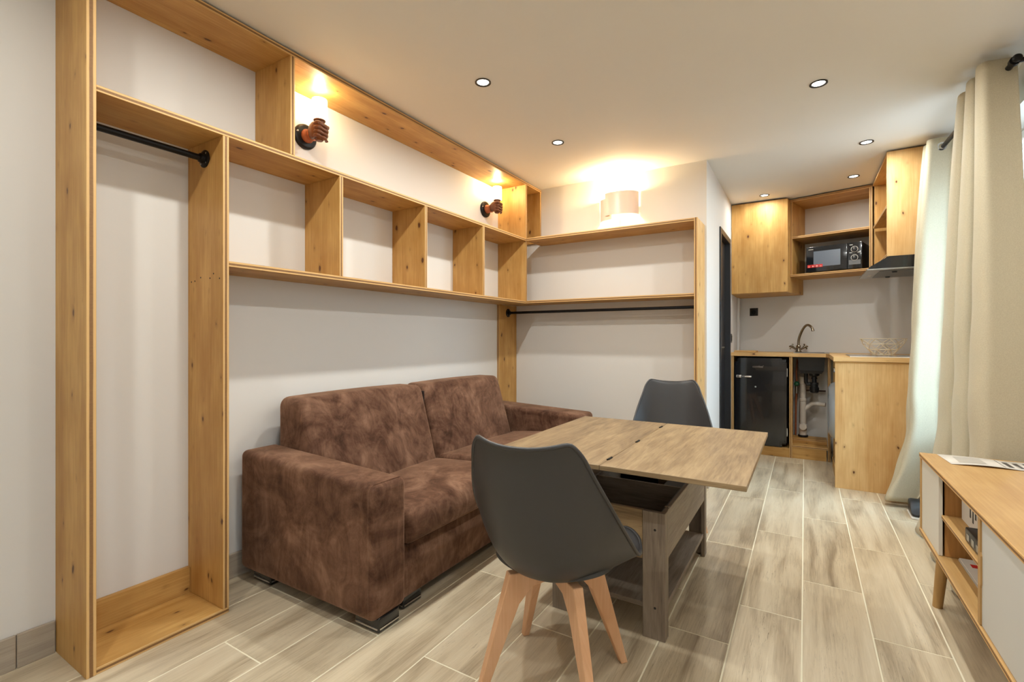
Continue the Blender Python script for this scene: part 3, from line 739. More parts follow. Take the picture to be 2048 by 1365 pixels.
def make_chair(loc, rz, label):
    c = thing('shell_chair', label, 'chair', loc, rz, 'charcoal shell chairs at the table')
    bb = bmesh.new(); NU, NV = 20, 40
    g = [[bb.verts.new(shell_pt(-1 + 2 * i / NU, j / NV)) for i in range(NU + 1)] for j in range(NV + 1)]
    for j in range(NV):
        for i in range(NU): bb.faces.new((g[j][i], g[j][i + 1], g[j + 1][i + 1], g[j + 1][i]))
    bmesh.ops.recalc_face_normals(bb, faces=bb.faces)
    sh = obj('shell', bb, 'chair_shell', c, smooth='all', local=True)
    m = sh.modifiers.new('thickness', 'SOLIDIFY'); m.thickness = 0.0055; m.offset = 0
    sub_mod(sh, 1)
    # rolled rim
    rim = [shell_pt(-1, j / NV) for j in range(1, NV + 1)] + [shell_pt(-1 + 2 * i / NU, 1) for i in range(1, NU)] + [shell_pt(1, j / NV) for j in range(NV, 0, -1)] + [shell_pt(1 - 2 * i / NU, 0) for i in range(1, NU)]
    rim.append(rim[0]); obj('rim', tube_bm(rim, 0.0058, 8, cap=False), 'chair_shell', sh, smooth='all', local=True)
    # seat pad
    bb = bmesh.new(); N = 20; top = []; 
    for j in range(N + 1):
        row = []
        for i in range(N + 1):
            a, bq = -1 + 2 * i / N, -1 + 2 * j / N
            k = math.sqrt(max(0, 1 - 0.0)) ; r_ = max(abs(a), abs(bq)); q = (abs(a) ** 3.2 + abs(bq) ** 3.2) ** (1 / 3.2)
            f = r_ / q if q > 1e-6 else 1
            px, py = a * f * 0.190, bq * f * 0.165 + 0.030
            hgt = 0.050 * (1 - min(1, r_) ** 3.5) ** 0.6
            v_ = 0.308 - py * 0.96
            base = shell_pt(px / 0.250, min(max(v_, 0.05), 0.46)).z
            row.append(bb.verts.new((px, py, max(base + 0.006, 0.388) + hgt * 0.95)))
        top.append(row)
    for j in range(N):
        for i in range(N): bb.faces.new((top[j][i], top[j][i + 1], top[j + 1][i + 1], top[j + 1][i]))
    bmesh.ops.recalc_face_normals(bb, faces=bb.faces)
    pad = obj('seat_pad', bb, 'chair_pad', c, smooth='all', local=True)
    m = pad.modifiers.new('thickness', 'SOLIDIFY'); m.thickness = 0.004; m.offset = -1
    # four splayed beech legs joined in a cross
    for k in range(4):
        an = PI / 4 + k * PI / 2; dx, dy = math.cos(an), math.sin(an)
        poly = [(0.006, 0.372), (0.006, 0.335), (0.085, 0.322), (0.128, 0.275), (0.243, 0.0), (0.268, 0.0), (0.160, 0.372)]
        bb = prism_bm(poly, -0.016, 0.016, axis=1)
        for v in bb.verts:
            if v.co.z < 0.02: v.co.y *= 0.72
            r_, s_ = v.co.x, v.co.y; v.co.x = r_ * dx - s_ * dy; v.co.y = r_ * dy + s_ * dx
        tri_uv(bb, 2); lg = obj('leg', bb, 'beech', c, local=True); bevel_mod(lg, 0.003, 2, 30)
    obj('seat_bracket', box_bm((-0.07, -0.07, 0.3725), (0.07, 0.07, 0.378), 0.002), 'black_metal', c, local=True)
    return c
ch1 = make_chair((1.562, 1.398, 0), math.radians(6.5), 'charcoal plastic shell chair with beech legs, in front of the table, seen from behind')
ch2 = copy_tree(ch1); ch2.location = (1.552, 3.03, 0); ch2.rotation_euler = (0, 0, math.radians(192.7))
ch2['label'] = 'charcoal plastic shell chair standing at the far end of the table'

# ------------------------------------------------------------------ low media cabinet by the curtains
c = thing('media_cabinet', 'low oak sideboard with two sliding doors and open middle bay, by the curtains', 'cabinet', (2.87, 2.07, 0))
CX0, CX1, CY0, CY1, CZ0, CZ1 = 2.672, 3.072, 1.500, 2.665, 0.275, 0.612
def oak(name, lo, hi, g, mats=('oak_light', 'edge'), parent=c, label=None): return board(name, lo, hi, parent, g, mats, label=label)
oak('top', (CX0 - 0.004, CY0 - 0.002, CZ1 - 0.018), (CX1, CY1 + 0.002, CZ1), 1)
oak('bottom', (CX0 - 0.004, CY0 - 0.002, CZ0), (CX1, CY1 + 0.002, CZ0 + 0.018), 1)
oak('side_panel', (CX0 - 0.002, CY0, CZ0 + 0.018), (CX1, CY0 + 0.018, CZ1 - 0.018), 2)
oak('side_panel', (CX0 - 0.002, CY1 - 0.018, CZ0 + 0.018), (CX1, CY1, CZ1 - 0.018), 2)
oak('back_panel', (CX1 - 0.008, CY0 + 0.019, CZ0 + 0.019), (CX1 - 0.002, CY1 - 0.019, CZ1 - 0.019), 1, ('oak_dark',))
oak('divider', (CX0 + 0.020, 2.352, CZ0 + 0.0185), (CX1 - 0.009, 2.366, CZ1 - 0.0185), 2, ('oak_dark',))
oak('divider', (CX0 + 0.020, 1.850, CZ0 + 0.0185), (CX1 - 0.009, 1.864, CZ1 - 0.0185), 2, ('oak_dark',))
oak('shelf', (CX0 + 0.010, 1.866, 0.432), (CX1 - 0.010, 2.350, 0.446), 1, ('oak_light', 'edge'))
obj('sliding_door', box_bm((CX0 + 0.002, 2.350, CZ0 + 0.019), (CX0 + 0.014, CY1 - 0.019, CZ1 - 0.019), 0.001), 'white_lacquer', c)
dd = obj('sliding_door', box_bm((CX0 + 0.002, CY0 + 0.020, CZ0 + 0.019), (CX0 + 0.014, 1.838, CZ1 - 0.019), 0.001), 'grey_lacquer', c, label='pale grey sliding door')
oakb = prism_bm([(1.839, CZ0 + 0.02), (1.858, CZ0 + 0.02), (1.858, CZ1 - 0.02), (1.839, CZ1 - 0.02), (1.839, 0.50), (1.834, 0.49), (1.834, 0.41), (1.839, 0.40)], CX0 - 0.002, CX0 + 0.016, axis=0)
tri_uv(oakb, 2); obj('door_grip', oakb, 'oak_light', dd)
for fx, fy, lx, ly in ((CX0 + 0.06, CY1 - 0.10, -0.018, 0.025), (CX1 - 0.05, CY1 - 0.08, 0.012, 0.025), (CX0 + 0.06, CY0 + 0.10, -0.018, -0.03), (CX1 - 0.05, CY0 + 0.08, 0.012, -0.03)):
    bb = tube_bm([(fx + lx, fy + ly, 0.0), (fx, fy, CZ0)], [0.0165, 0.022], 18); tri_uv(bb, 2); obj('leg', bb, 'oak_light', c, smooth=True)

# papers on the cabinet
p = thing('leaflet', 'open printed white leaflet lying on the oak sideboard', 'paper', (2.90, 2.58, CZ1))
bb = bmesh.new(); nx = 14; gr = []
for j in range(2):
    row = []
    for i in range(nx + 1):
        x = 2.735 + 0.30 * i / nx; yn = (2.475 + 0.012 * i / nx) if j == 0 else (2.655 - 0.002 * i)
        z = CZ1 + 0.0015 + 0.006 * abs(math.sin(PI * i / nx * 1.5)) * (1 - 0.5 * j)
        row.append(bb.verts.new((x - 0.012 * j, yn, z)))
    gr.append(row)
for i in range(nx): bb.faces.new((gr[0][i], gr[0][i + 1], gr[1][i + 1], gr[1][i]))
sh = obj('sheet', bb, 'card', p, smooth='all'); m = sh.modifiers.new('thickness', 'SOLIDIFY'); m.thickness = 0.0006; m.offset = -1
def on_sheet(x0, x1, y0, y1, mat, name='printed_block'):
    bb = bmesh.new(); n_ = 6; rows = []
    for j, yy in enumerate((y0, y1)):
        r_ = []
        for i in range(n_ + 1):
            x = x0 + (x1 - x0) * i / n_; fi = (x - 2.735) / 0.30 * nx; jf = (yy - 2.48) / 0.17
            z = CZ1 + 0.0022 + 0.006 * abs(math.sin(PI * fi / nx * 1.5)) * (1 - 0.5 * jf)
            r_.append(bb.verts.new((x, yy, z)))
        rows.append(r_)
    for i in range(n_): bb.faces.new((rows[0][i], rows[0][i + 1], rows[1][i + 1], rows[1][i]))
    return obj(name, bb, mat, sh)
on_sheet(2.765, 2.845, 2.51, 2.62, 'grey_print')
for k in range(3): on_sheet(2.905 + 0.028 * k, 2.920 + 0.028 * k, 2.51, 2.60, 'ink')
on_sheet(2.89, 2.892, 2.49, 2.63, 'ink', 'printed_line')

# things in the open bay
wb = thing('cardboard_box', 'white printed cardboard box on the upper shelf of the sideboard bay', 'box', (2.84, 2.17, 0.446))
obj('carton', box_bm((2.735, 2.02, 0.4465), (2.93, 2.335, 0.540), 0.001), 'card', wb)
obj('lid_flap', box_bm((2.733, 2.018, 0.540), (2.932, 2.337, 0.543), 0.0005), 'grey_print', wb)
for k in range(5): obj('printed_mark', box_bm((2.7340, 2.10 + 0.030 * k, 0.475 + 0.010 * (k % 3)), (2.7350, 2.112 + 0.030 * k, 0.515 + 0.006 * (k % 2))), 'ink', wb)
rt = thing('set_top_box', 'small black electronic box in front of the white carton', 'electronics', (2.71, 2.0, 0.446))
obj('housing', box_bm((2.692, 1.90, 0.4475), (2.728, 2.09, 0.492), 0.004, 2), 'black_plastic', rt, smooth=True)
for k in range(3): obj('port', box_bm((2.6908, 1.94 + 0.05 * k, 0.458), (2.6922, 1.966 + 0.05 * k, 0.478)), 'steel', rt)
mg = thing('booklet', 'grey booklet with a red mark in the lower sideboard bay', 'book', (2.80, 2.2, 0.294))
obj('cover', box_bm((2.725, 2.06, 0.2945), (2.90, 2.33, 0.302), 0.001), 'grey_print', mg)
obj('pages', box_bm((2.727, 2.062, 0.302), (2.898, 2.328, 0.306), 0.0005), 'card', mg)
obj('red_mark', box_bm((2.745, 2.25, 0.306), (2.765, 2.28, 0.3065)), 'red_print', mg)

# ------------------------------------------------------------------ curtains and rod
r = thing('curtain_rod', 'black metal curtain rod fixed under the ceiling on the window side', 'curtain rod', (2.985, 3.5, 2.305))
RXX, RZ = 2.985, 2.305
obj('rod', tube_bm([(RXX + 0.045, 2.90, RZ), (RXX, 4.198, RZ)], 0.0125, 20), 'black_metal', r, smooth=True)
for yb, xo in ((2.925, 0.044), (4.182, 0.0)):
    br = obj('bracket', tube_bm([(RX - 0.001, yb, RZ), (RXX + xo + 0.010, yb, RZ)], 0.010, 14), 'black_metal', r, smooth=True)
    obj('bracket_plate', lathe_bm([(0, 0), (0.030, 0), (0.030, -0.006), (0, -0.006)], 24, at=(RX - 0.0005, yb, RZ), axis='X'), 'black_metal', br, smooth=True)
    obj('ring_clamp', tube_bm([(RXX + xo, yb - 0.012, RZ), (RXX + xo, yb + 0.012, RZ)], 0.019, 20), 'black_metal', r, smooth=True)
obj('end_cap', lathe_bm([(0, 0), (0.016, 0.0), (0.017, -0.008), (0.012, -0.014), (0, -0.015)], 20, at=(RXX + 0.045, 2.90, RZ), axis='Y'), 'black_metal', r, smooth=True)

def curtain(name, label, yt, yb, xt, xb, At, Ab, n, ph, ztop, zbot, flare=None, group='beige curtains'):
    c = thing(name, label, 'curtain', ((xt + xb) / 2, (yb[0] + yb[1]) / 2, 0.0), 0, group)
    NU, NV = 26 * n, 60; rnd = random.Random(len(label))
    amp = [rnd.uniform(0.78, 1.12) for _ in range(n * 2 + 3)]; wob = [rnd.uniform(-1, 1) for _ in range(12)]
    bb = bmesh.new(); g = []
    for j in range(NV + 1):
        v = j / NV; e = v ** 0.8; row = []
        for i in range(NU + 1):
            sx = i / NU; s_ = sx
            w_ = PI * n * s_ + ph
            k = min(int(w_ / PI), len(amp) - 1)
            c_ = math.cos(w_); tr = math.copysign(abs(c_) ** 0.6, c_)
            A = (At + (Ab - At) * e) * amp[k] if False else (At + (Ab - At) * e)
            A *= 1 + 0.18 * e * math.sin(3.1 * s_ * n + wob[0])
            y = (yt[0] + (yt[1] - yt[0]) * s_) * (1 - e) + (yb[0] + (yb[1] - yb[0]) * s_) * e
            y += (0.034 if n == 5 else 0.020) * math.sin(2 * w_) * (0.7 + 0.5 * e)
            x = xt + (xb - xt) * e + A * tr + 0.008 * e * math.sin(7 * v + 5 * s_ + wob[1])
            x += (0.004 * math.sin(26 * v + 9 * s_ + wob[3]) + 0.003 * math.sin(47 * v - 16 * s_ + wob[4])) * max(0, (v - 0.3)) * 2.0
            z = ztop + (zbot - ztop) * v
            if flare and v > flare[0]:
                q = (v - flare[0]) / (1 - flare[0]); x -= flare[1] * q ** 1.6 * (1.0 - flare[2] * s_); z += flare[3] * q * q * (1 - s_)
            row.append(bb.verts.new((x, y, z)))
        g.append(row)
    for j in range(NV):
        for i in range(NU): bb.faces.new((g[j][i], g[j + 1][i], g[j + 1][i + 1], g[j][i + 1]))
    o = obj('cloth_panel', bb, 'cloth', c, smooth='all')
    m = o.modifiers.new('thickness', 'SOLIDIFY'); m.thickness = 0.0022; m.offset = 0
    # grommets where the cloth crosses the rod
    for k in range(n + 1):
        for s_ in [((k + 0.5) * PI - ph) / (PI * n)]:
            if 0.02 < s_ < 0.98:
                y = yt[0] + (yt[1] - yt[0]) * s_
                gm = lathe_bm([(0.017, -0.003), (0.026, -0.003), (0.027, 0.0), (0.026, 0.003), (0.017, 0.003)], 24, at=(xt, y, ztop - 0.055), axis='Y', closed=True)
                obj('grommet', gm, 'chrome', c, smooth=True)
    return c
curtain('curtain', 'beige curtain hanging beside the kitchen, bright with daylight, its hem kicked out on the floor',
        (3.965, 4.165), (3.95, 4.165), 2.985, 2.900, 0.068, 0.085, 4, 0.35, 2.36, 0.015, flare=(0.80, 0.13, 0.55, 0.03))
curtain('curtain', 'wide beige curtain hanging behind the oak sideboard with deep folds',
        (2.985, 3.37), (2.64, 3.54), 3.005, 2.965, 0.072, 0.098, 5, 0.9, 2.36, 0.012, flare=(0.85, 0.07, 0.1, 0.0))

# black finned heater in the window niche behind the curtains
h = thing('heater', 'black finned electric heater standing at the window behind the curtains', 'heater', (3.075, 3.72, 0))
for k in range(6):
    obj('fin', box_bm((3.005, 3.62 + k * 0.045, 0.08), (3.075, 3.646 + k * 0.045, 0.53), 0.008, 2), 'black_plastic', h, smooth=True)
obj('rail', box_bm((3.025, 3.615, 0.14), (3.055, 3.88, 0.17), 0.003), 'black_plastic', h)
for yy in (3.64, 3.83): obj('foot', box_bm((3.01, yy - 0.012, 0.0), (3.07, yy + 0.012, 0.085), 0.004), 'black_plastic', h)
sb = thing('shoe', 'black item with a pale edge on the floor between curtain hem and sideboard', 'shoe', (2.845, 3.84, 0))
bb = box_bm((2.805, 3.76, 0.012), (2.885, 3.92, 0.095)); bmesh.ops.subdivide_edges(bb, edges=list(bb.edges), cuts=2, use_grid_fill=True)
for v in bb.verts:
    if v.co.y < 3.84: v.co.z = min(v.co.z, 0.012 + (v.co.y - 3.75) * 0.5 + 0.012)
o = obj('upper', bb, 'black_plastic', sb, smooth='all'); sub_mod(o, 2)
o = obj('sole', box_bm((2.803, 3.758, 0.0), (2.887, 3.922, 0.014), 0.005, 2), 'white_plastic', sb, smooth=True)

# ------------------------------------------------------------------ kitchen: lower units
CT = 0.962; CB = 0.930        # worktop
FYK = 5.115                    # front line of the lower units
PX = 2.440                     # left face of the peninsula
PY = 4.270                     # its end panel
k = thing('kitchen_worktop', 'L-shaped pine worktop with steel sink and dark hob in the corner kitchen', 'worktop', (2.3, 5.3, CB))
poly = [(HX + 0.001, FYK - 0.012), (2.405, FYK - 0.012), (2.405, 5.02), (PX - 0.006, 4.96), (PX - 0.010, PY - 0.012), (RX - 0.001, PY - 0.012), (RX - 0.001, kwall(RX) - 0.001), (HX + 0.001, kwall(HX) - 0.001)]
SX0, SX1, SY0, SY1 = 2.19, 2.41, 5.17, 5.40
bb = bmesh.new()
# slab in strips so the sink bowl has a real opening
def strip(pl): prism_bm(pl, CB, CT, bm=bb)
strip([(HX + 0.001, FYK - 0.012), (SX0, FYK - 0.012), (SX0, kwall(SX0) - 0.001), (HX + 0.001, kwall(HX) - 0.001)])
strip([(SX0, FYK - 0.012), (2.405, FYK - 0.012), (SX1, FYK - 0.012), (SX1, SY0), (SX0, SY0)])
strip([(SX0, SY1), (SX1, SY1), (SX1, kwall(SX1) - 0.001), (SX0, kwall(SX0) - 0.001)])
strip([(SX1, FYK - 0.012), (PX - 0.010, FYK - 0.10), (PX - 0.010, PY - 0.012), (RX - 0.001, PY - 0.012), (RX - 0.001, kwall(RX) - 0.001), (SX1, kwall(SX1) - 0.001)])
tri_uv(bb, 0, thick=2, edge_mat=False)
obj('slab', bb, 'pine_light', k)

# kitchen base carcass
b0 = thing('base_unit', 'pine base unit frame housing the fridge and the open sink bay', 'cabinet', (2.05, FYK, 0))
board('side_panel', (HX + 0.002, FYK, 0.0), (HX + 0.022, 5.68, CB - 0.001), b0, 2)
board('divider', (2.128, FYK, 0.0), (2.152, 5.55, CB - 0.001), b0, 2)
board('plinth_board', (HX + 0.0225, FYK + 0.004, 0.0), (2.1275, FYK + 0.022, 0.086), b0, 0)
board('fridge_platform', (HX + 0.0225, FYK + 0.0225, 0.068), (2.1275, 5.56, 0.086), b0, 0)
board('plinth_board', (2.1525, FYK + 0.006, 0.0), (2.415, FYK + 0.024, 0.100), b0, 0)
board('platform', (2.1525, FYK + 0.002, 0.1005), (2.425, FYK + 0.14, 0.120), b0, 0)
board('platform', (2.1525, FYK + 0.1405, 0.1455), (2.425, 5.44, 0.160), b0, 0)
board('riser_board', (2.1525, FYK + 0.1405, 0.1005), (2.425, FYK + 0.155, 0.145), b0, 0)
board('post', (2.4255, FYK - 0.004, 0.0), (2.444, FYK + 0.05, CB - 0.001), b0, 2)

pn = thing('peninsula_unit', 'knotty pale pine end panel of the kitchen peninsula in front of the washing machine', 'cabinet', (2.78, PY, 0))
board('end_panel', (PX, PY, 0.0), (RX - 0.002, PY + 0.020, CB - 0.001), pn, 2, ('pine_light', 'edge'))
board('top_rail', (PX - 0.003, PY - 0.005, CB - 0.012), (RX - 0.002, PY - 0.0005, CB - 0.002), pn, 0, ('pine',))
board('rear_panel', (PX + 0.02, 4.97, 0.0), (RX - 0.002, 4.988, CB - 0.001), pn, 2)
board('plinth_board', (PX + 0.012, PY + 0.021, 0.0), (PX + 0.028, 4.969, 0.080), pn, 1)

# washing machine facing the sink side
wm = thing('washing_machine', 'grey front-loading washing machine tucked inside the peninsula', 'washing machine', (2.76, 4.63, 0.085))
obj('housing', box_bm((PX + 0.030, 4.330, 0.085), (3.05, 4.930, 0.900), 0.008, 2), 'grey_lacquer', wm, smooth=True)
obj('door', lathe_bm([(0.0, -0.062), (0.09, -0.058), (0.150, -0.045), (0.200, -0.020), (0.215, 0.0), (0, 0.0)], 48, at=(PX + 0.030, 4.665, 0.52), axis='X'), 'machine_grey', wm, smooth=True)
obj('door_ring', lathe_bm([(0.165, -0.045), (0.185, -0.058), (0.215, -0.040), (0.235, 0.0), (0.165, 0.0)], 48, at=(PX + 0.030, 4.665, 0.52), axis='X', closed=True), 'machine_grey', wm, smooth=True)
obj('control_knob', lathe_bm([(0, -0.022), (0.022, -0.020), (0.025, 0)], 24, at=(PX + 0.029, 4.70, 0.845), axis='X'), 'chrome', wm, smooth=True)
obj('filter_flap', box_bm((PX + 0.026, 4.80, 0.11), (PX + 0.031, 4.90, 0.19), 0.002), 'white_plastic', wm)

# sink with bowl and tap
sk = thing('sink', 'small steel sink set in the corner worktop, black bowl below', 'sink', (2.30, 5.285, CT))
rimp = [(SX0 - 0.02, SY0 - 0.018), (SX1 + 0.03, SY0 - 0.018), (SX1 + 0.03, SY1 + 0.02), (SX0 - 0.02, SY1 + 0.02)]
bb = bmesh.new()
for lo, hi in (((SX0 - 0.03, SY0 - 0.022, CT), (SX1 + 0.03, SY0 + 0.004, CT + 0.004)), ((SX0 - 0.03, SY1 - 0.004, CT), (SX1 + 0.03, SY1 + 0.055, CT + 0.004)), ((SX0 - 0.03, SY0 + 0.004, CT), (SX0 + 0.004, SY1 - 0.004, CT + 0.004)), ((SX1 - 0.004, SY0 + 0.004, CT), (SX1 + 0.03, SY1 - 0.004, CT + 0.004))):
    box_bm(lo, hi, 0.0012, bm=bb)
obj('rim', bb, 'steel', sk)
bb = bmesh.new(); zb = 0.775
def loop(x0, x1, y0, y1, z): return [bb.verts.new(p_) for p_ in ((x0, y0, z), (x1, y0, z), (x1, y1, z), (x0, y1, z))]
A_ = loop(SX0 + 0.001, SX1 - 0.001, SY0 + 0.001, SY1 - 0.001, CT - 0.001); B_ = loop(SX0 + 0.012, SX1 - 0.012, SY0 + 0.012, SY1 - 0.012, zb + 0.03); C_ = loop(SX0 + 0.03, SX1 - 0.03, SY0 + 0.03, SY1 - 0.03, zb)
for P_, Q_ in ((A_, B_), (B_, C_)):
    for i in range(4): bb.faces.new((P_[i], P_[(i + 1) % 4], Q_[(i + 1) % 4], Q_[i]))
bb.faces.new(C_[::-1]); bmesh.ops.recalc_face_normals(bb, faces=bb.faces)
o = obj('bowl', bb, 'black_plastic', sk); m = o.modifiers.new('thickness', 'SOLIDIFY'); m.thickness = 0.002
tx, ty = 2.197, 5.445
tp = thing('tap', 'aged nickel two-handle mixer tap with tall curved spout behind the sink', 'tap', (tx, ty, CT))
obj('base', lathe_bm([(0, 0), (0.027, 0), (0.028, 0.006), (0.021, 0.014), (0.019, 0.05), (0.022, 0.056), (0.016, 0.066), (0, 0.066)], 28, at=(tx, ty, CT + 0.0045)), 'nickel', tp, smooth=True)
sp = [Vector((tx, ty, CT + 0.06)), Vector((tx + 0.004, ty - 0.004, CT + 0.13)), Vector((tx + 0.028, ty - 0.03, CT + 0.205)), Vector((tx + 0.055, ty - 0.06, CT + 0.252)), Vector((tx + 0.082, ty - 0.09, CT + 0.262)), Vector((tx + 0.108, ty - 0.118, CT + 0.238)), Vector((tx + 0.118, ty - 0.130, CT + 0.205))]
cur = [Vector(crom([tuple(q) for q in sp], i / 30)) for i in range(31)]
obj('spout', tube_bm(cur, [0.0115] * 28 + [0.0125, 0.0130, 0.0130], 16), 'nickel', tp, smooth=True)
for sgn in (-1, 1):
    dv = Vector((0.8546 * sgn, 0.519 * sgn, 0)); bs = Vector((tx, ty, CT + 0.018)); en = bs + dv * 0.068 + Vector((0, 0, 0.040))
    hd = obj('handle', tube_bm([bs, bs + (en - bs) * 0.6, en], [0.011, 0.0095, 0.012], 14), 'nickel', tp, smooth=True)
    ax = (en - bs).normalized(); p1_ = ax.cross(Vector((0.519, -0.8546, 0))).normalized(); p2_ = ax.cross(p1_)
    bb = bmesh.new()
    for q in (p1_, p2_): tube_bm([en - q * 0.028, en - q * 0.016, en + q * 0.016, en + q * 0.028], [0.0085, 0.006, 0.006, 0.0085], 10, bm=bb)
    tube_bm([en - ax * 0.004, en + ax * 0.012], 0.009, 12, bm=bb)
    obj('cross_grip', bb, 'nickel', hd, smooth=True)

# drain under the sink
dr = thing('drain_trap', 'black bottle trap hanging below the sink bowl', 'drain', (2.32, 5.285, 0.62))
qx, qy = 2.325, 5.285
obj('trap_body', lathe_bm([(0, 0.774), (0.045, 0.774), (0.040, 0.755), (0.020, 0.742), (0.020, 0.735), (0.024, 0.735), (0.024, 0.722), (0.018, 0.722), (0.018, 0.690), (0.034, 0.688), (0.036, 0.672), (0.032, 0.668), (0.032, 0.645), (0.038, 0.643), (0.038, 0.620), (0.034, 0.600), (0.020, 0.590), (0, 0.588)], 32, at=(qx, qy, 0)), 'black_plastic', dr, smooth=True)
obj('elbow', tube_bm([(qx, qy, 0.672), (qx - 0.055, qy, 0.672), (qx - 0.066, qy, 0.690), (qx - 0.066, qy, 0.770)], 0.016, 16), 'black_plastic', dr, smooth=True)
pp = thing('waste_pipe', 'white waste pipe stack with branch and round cleanout cap under the sink', 'pipe', (2.225, 5.37, 0.16))
px_, py_ = 2.235, 5.37
obj('stack', lathe_bm([(0, 0.175), (0.032, 0.175), (0.032, 0.26), (0.034, 0.26), (0.034, 0.28), (0.026, 0.285), (0.026, 0.50), (0.030, 0.505), (0.030, 0.525), (0.024, 0.53), (0.024, 0.665), (0.031, 0.668), (0.031, 0.735), (0, 0.735)], 28, at=(px_, py_, 0)), 'pvc', pp, smooth=True)
obj('collar', lathe_bm([(0, 0.1605), (0.042, 0.1605), (0.042, 0.180), (0, 0.180)], 28, at=(px_, py_, 0)), 'black_plastic', pp, smooth=True)
obj('cleanout_cap', lathe_bm([(0, -0.052), (0.030, -0.052), (0.033, -0.044), (0.033, -0.030), (0, -0.028)], 28, at=(px_, py_, 0.262), axis='Y'), 'pvc', pp, smooth=True)
obj('branch', tube_bm([(px_, py_, 0.41), (px_ + 0.045, py_ + 0.005, 0.455), (px_ + 0.075, py_ + 0.01, 0.478), (px_ + 0.11, py_ + 0.01, 0.483), (2.415, py_ - 0.005, 0.478)], 0.020, 18), 'pvc', pp, smooth=True)
obj('side_inlet', tube_bm([(px_ + 0.02, py_, 0.70), (px_ + 0.045, py_ - 0.03, 0.70)], 0.013, 14), 'pvc', pp, smooth=True)
vp = thing('supply_valve', 'green handled water valve with thin hoses left of the waste pipe', 'valve', (2.18, 5.40, 0.16))
obj('hose', tube_bm([(2.175, 5.40, 0.17), (2.178, 5.40, 0.5), (2.185, 5.40, 0.62), (2.180, 5.40, 0.78), (2.19, 5.41, 0.90)], 0.008, 10), 'copper', vp, smooth=True)
obj('valve_body', tube_bm([(2.182, 5.385, 0.57), (2.182, 5.385, 0.66)], 0.016, 14), 'steel', vp, smooth=True)
obj('valve_handle', lathe_bm([(0, -0.05), (0.012, -0.05), (0.024, -0.04), (0.024, -0.03), (0.008, -0.02), (0, -0.02)], 8, at=(2.184, 5.385, 0.665), axis='Y'), 'green', vp)
ws = thing('dark_slot_strip', 'thin dark brown strip standing in for the dark slot behind the pipes', 'slot strip', (2.33, 5.45, 0.6))
ws_b = box_bm((2.262, 5.470, 0.588), (2.42, 5.484, 0.602), 0.001); obj('strip', ws_b, plain('dark_slot_brown', srgb(70, 40, 28), 0.6), ws)  # darkness of the slot put in as a dark brown strip

# fridge
f = thing('mini_fridge', 'black retro mini fridge with chrome lever handle under the worktop', 'fridge', (1.893, 5.3, 0.086))
FX0, FX1, FZ0, FZ1 = 1.668, 2.118, 0.0905, 0.915
o = obj('cabinet', box_bm((FX0 + 0.004, FYK + 0.052, FZ0), (FX1 - 0.004, 5.54, FZ1), 0.020, 4), 'black_gloss', f, smooth=True)
bb = box_bm((FX0, FYK - 0.018, FZ0 + 0.002), (FX1 - 0.012, FYK + 0.046, FZ1 - 0.002))
bmesh.ops.bevel(bb, geom=[e for e in bb.edges if abs(e.verts[0].co.y - e.verts[1].co.y) > 0.03], offset=0.038, segments=6, affect='EDGES')
bmesh.ops.bevel(bb, geom=[e for e in bb.edges if all(v.co.y < FYK - 0.017 for v in e.verts)], offset=0.016, segments=4, affect='EDGES')
dr_ = obj('door', bb, 'black_gloss', f, smooth=True)
hy = FYK - 0.018
bb = bmesh.new()
box_bm((1.685, hy - 0.020, 0.722), (1.735, hy - 0.002, 0.750), 0.008, 3, bm=bb)
box_bm((1.725, hy - 0.034, 0.728), (1.820, hy - 0.020, 0.745), 0.006, 3, bm=bb); box_bm((1.728, hy - 0.030, 0.730), (1.742, hy, 0.744), 0.003, 2, bm=bb)
obj('handle', bb, 'chrome', dr_, smooth=True)
text_obj('logo', "comfee'", 0.030, 'chrome', dr_, (1.872 - f.location.x, hy - 0.0012 - f.location.y, 0.832 - f.location.z), (PI / 2, 0, 0))
obj('lock_mark', lathe_bm([(0, -0.001), (0.007, -0.0008), (0.008, 0)], 14, at=(1.85, hy, 0.640), axis='Y'), 'steel', dr_, smooth=True)
for zz in (0.745, 0.195): obj('hinge', box_bm((FX1 - 0.011, FYK - 0.010, zz), (FX1 - 0.003, FYK + 0.030, zz + 0.075), 0.002), 'chrome', f)

# hob, basket, cutting board
h = thing('hob', 'black glass hob with pale front trim let into the peninsula worktop', 'hob', (2.8, 4.55, CT))
obj('glass', box_bm((2.535, 4.325, CT + 0.0005), (3.06, 4.80, CT + 0.007), 0.002), 'hob', h)
obj('front_trim', box_bm((2.533, 4.314, CT + 0.0005), (3.062, 4.3245, CT + 0.006), 0.001), 'white_plastic', h)
for cx_, cy_, rr in ((2.66, 4.45, 0.075), (2.92, 4.45, 0.09), (2.66, 4.67, 0.09), (2.92, 4.67, 0.075)):
    obj('ring_mark', lathe_bm([(rr - 0.002, 0.0072), (rr, 0.0076), (rr + 0.002, 0.0072)], 40, at=(cx_, cy_, CT)), 'grey_print', h)
bk = thing('wire_basket', 'gold wire fruit basket with diamond pattern behind the hob', 'basket', (2.80, 4.97, CT))
bx, by = 2.80, 4.985; N = 8; z0_, z3 = CT + 0.004, CT + 0.135
lev = [(0.070, z0_), (0.105, CT + 0.045), (0.135, CT + 0.090), (0.162, z3)]
def ringp(rad, z, off=0.0): return [Vector((bx + rad * math.cos(2 * PI * (i + off) / N), by + rad * math.sin(2 * PI * (i + off) / N), z)) for i in range(N)]
R_ = [ringp(rr, zz, 0.5 * (i_ % 2)) for i_, (rr, zz) in enumerate(lev)]
for i_, rg in enumerate(R_):
    obj('wire_ring', tube_bm(rg + [rg[0], rg[1]], 0.0030, 6, cap=False), 'wire', bk, smooth='all')
bb = bmesh.new()
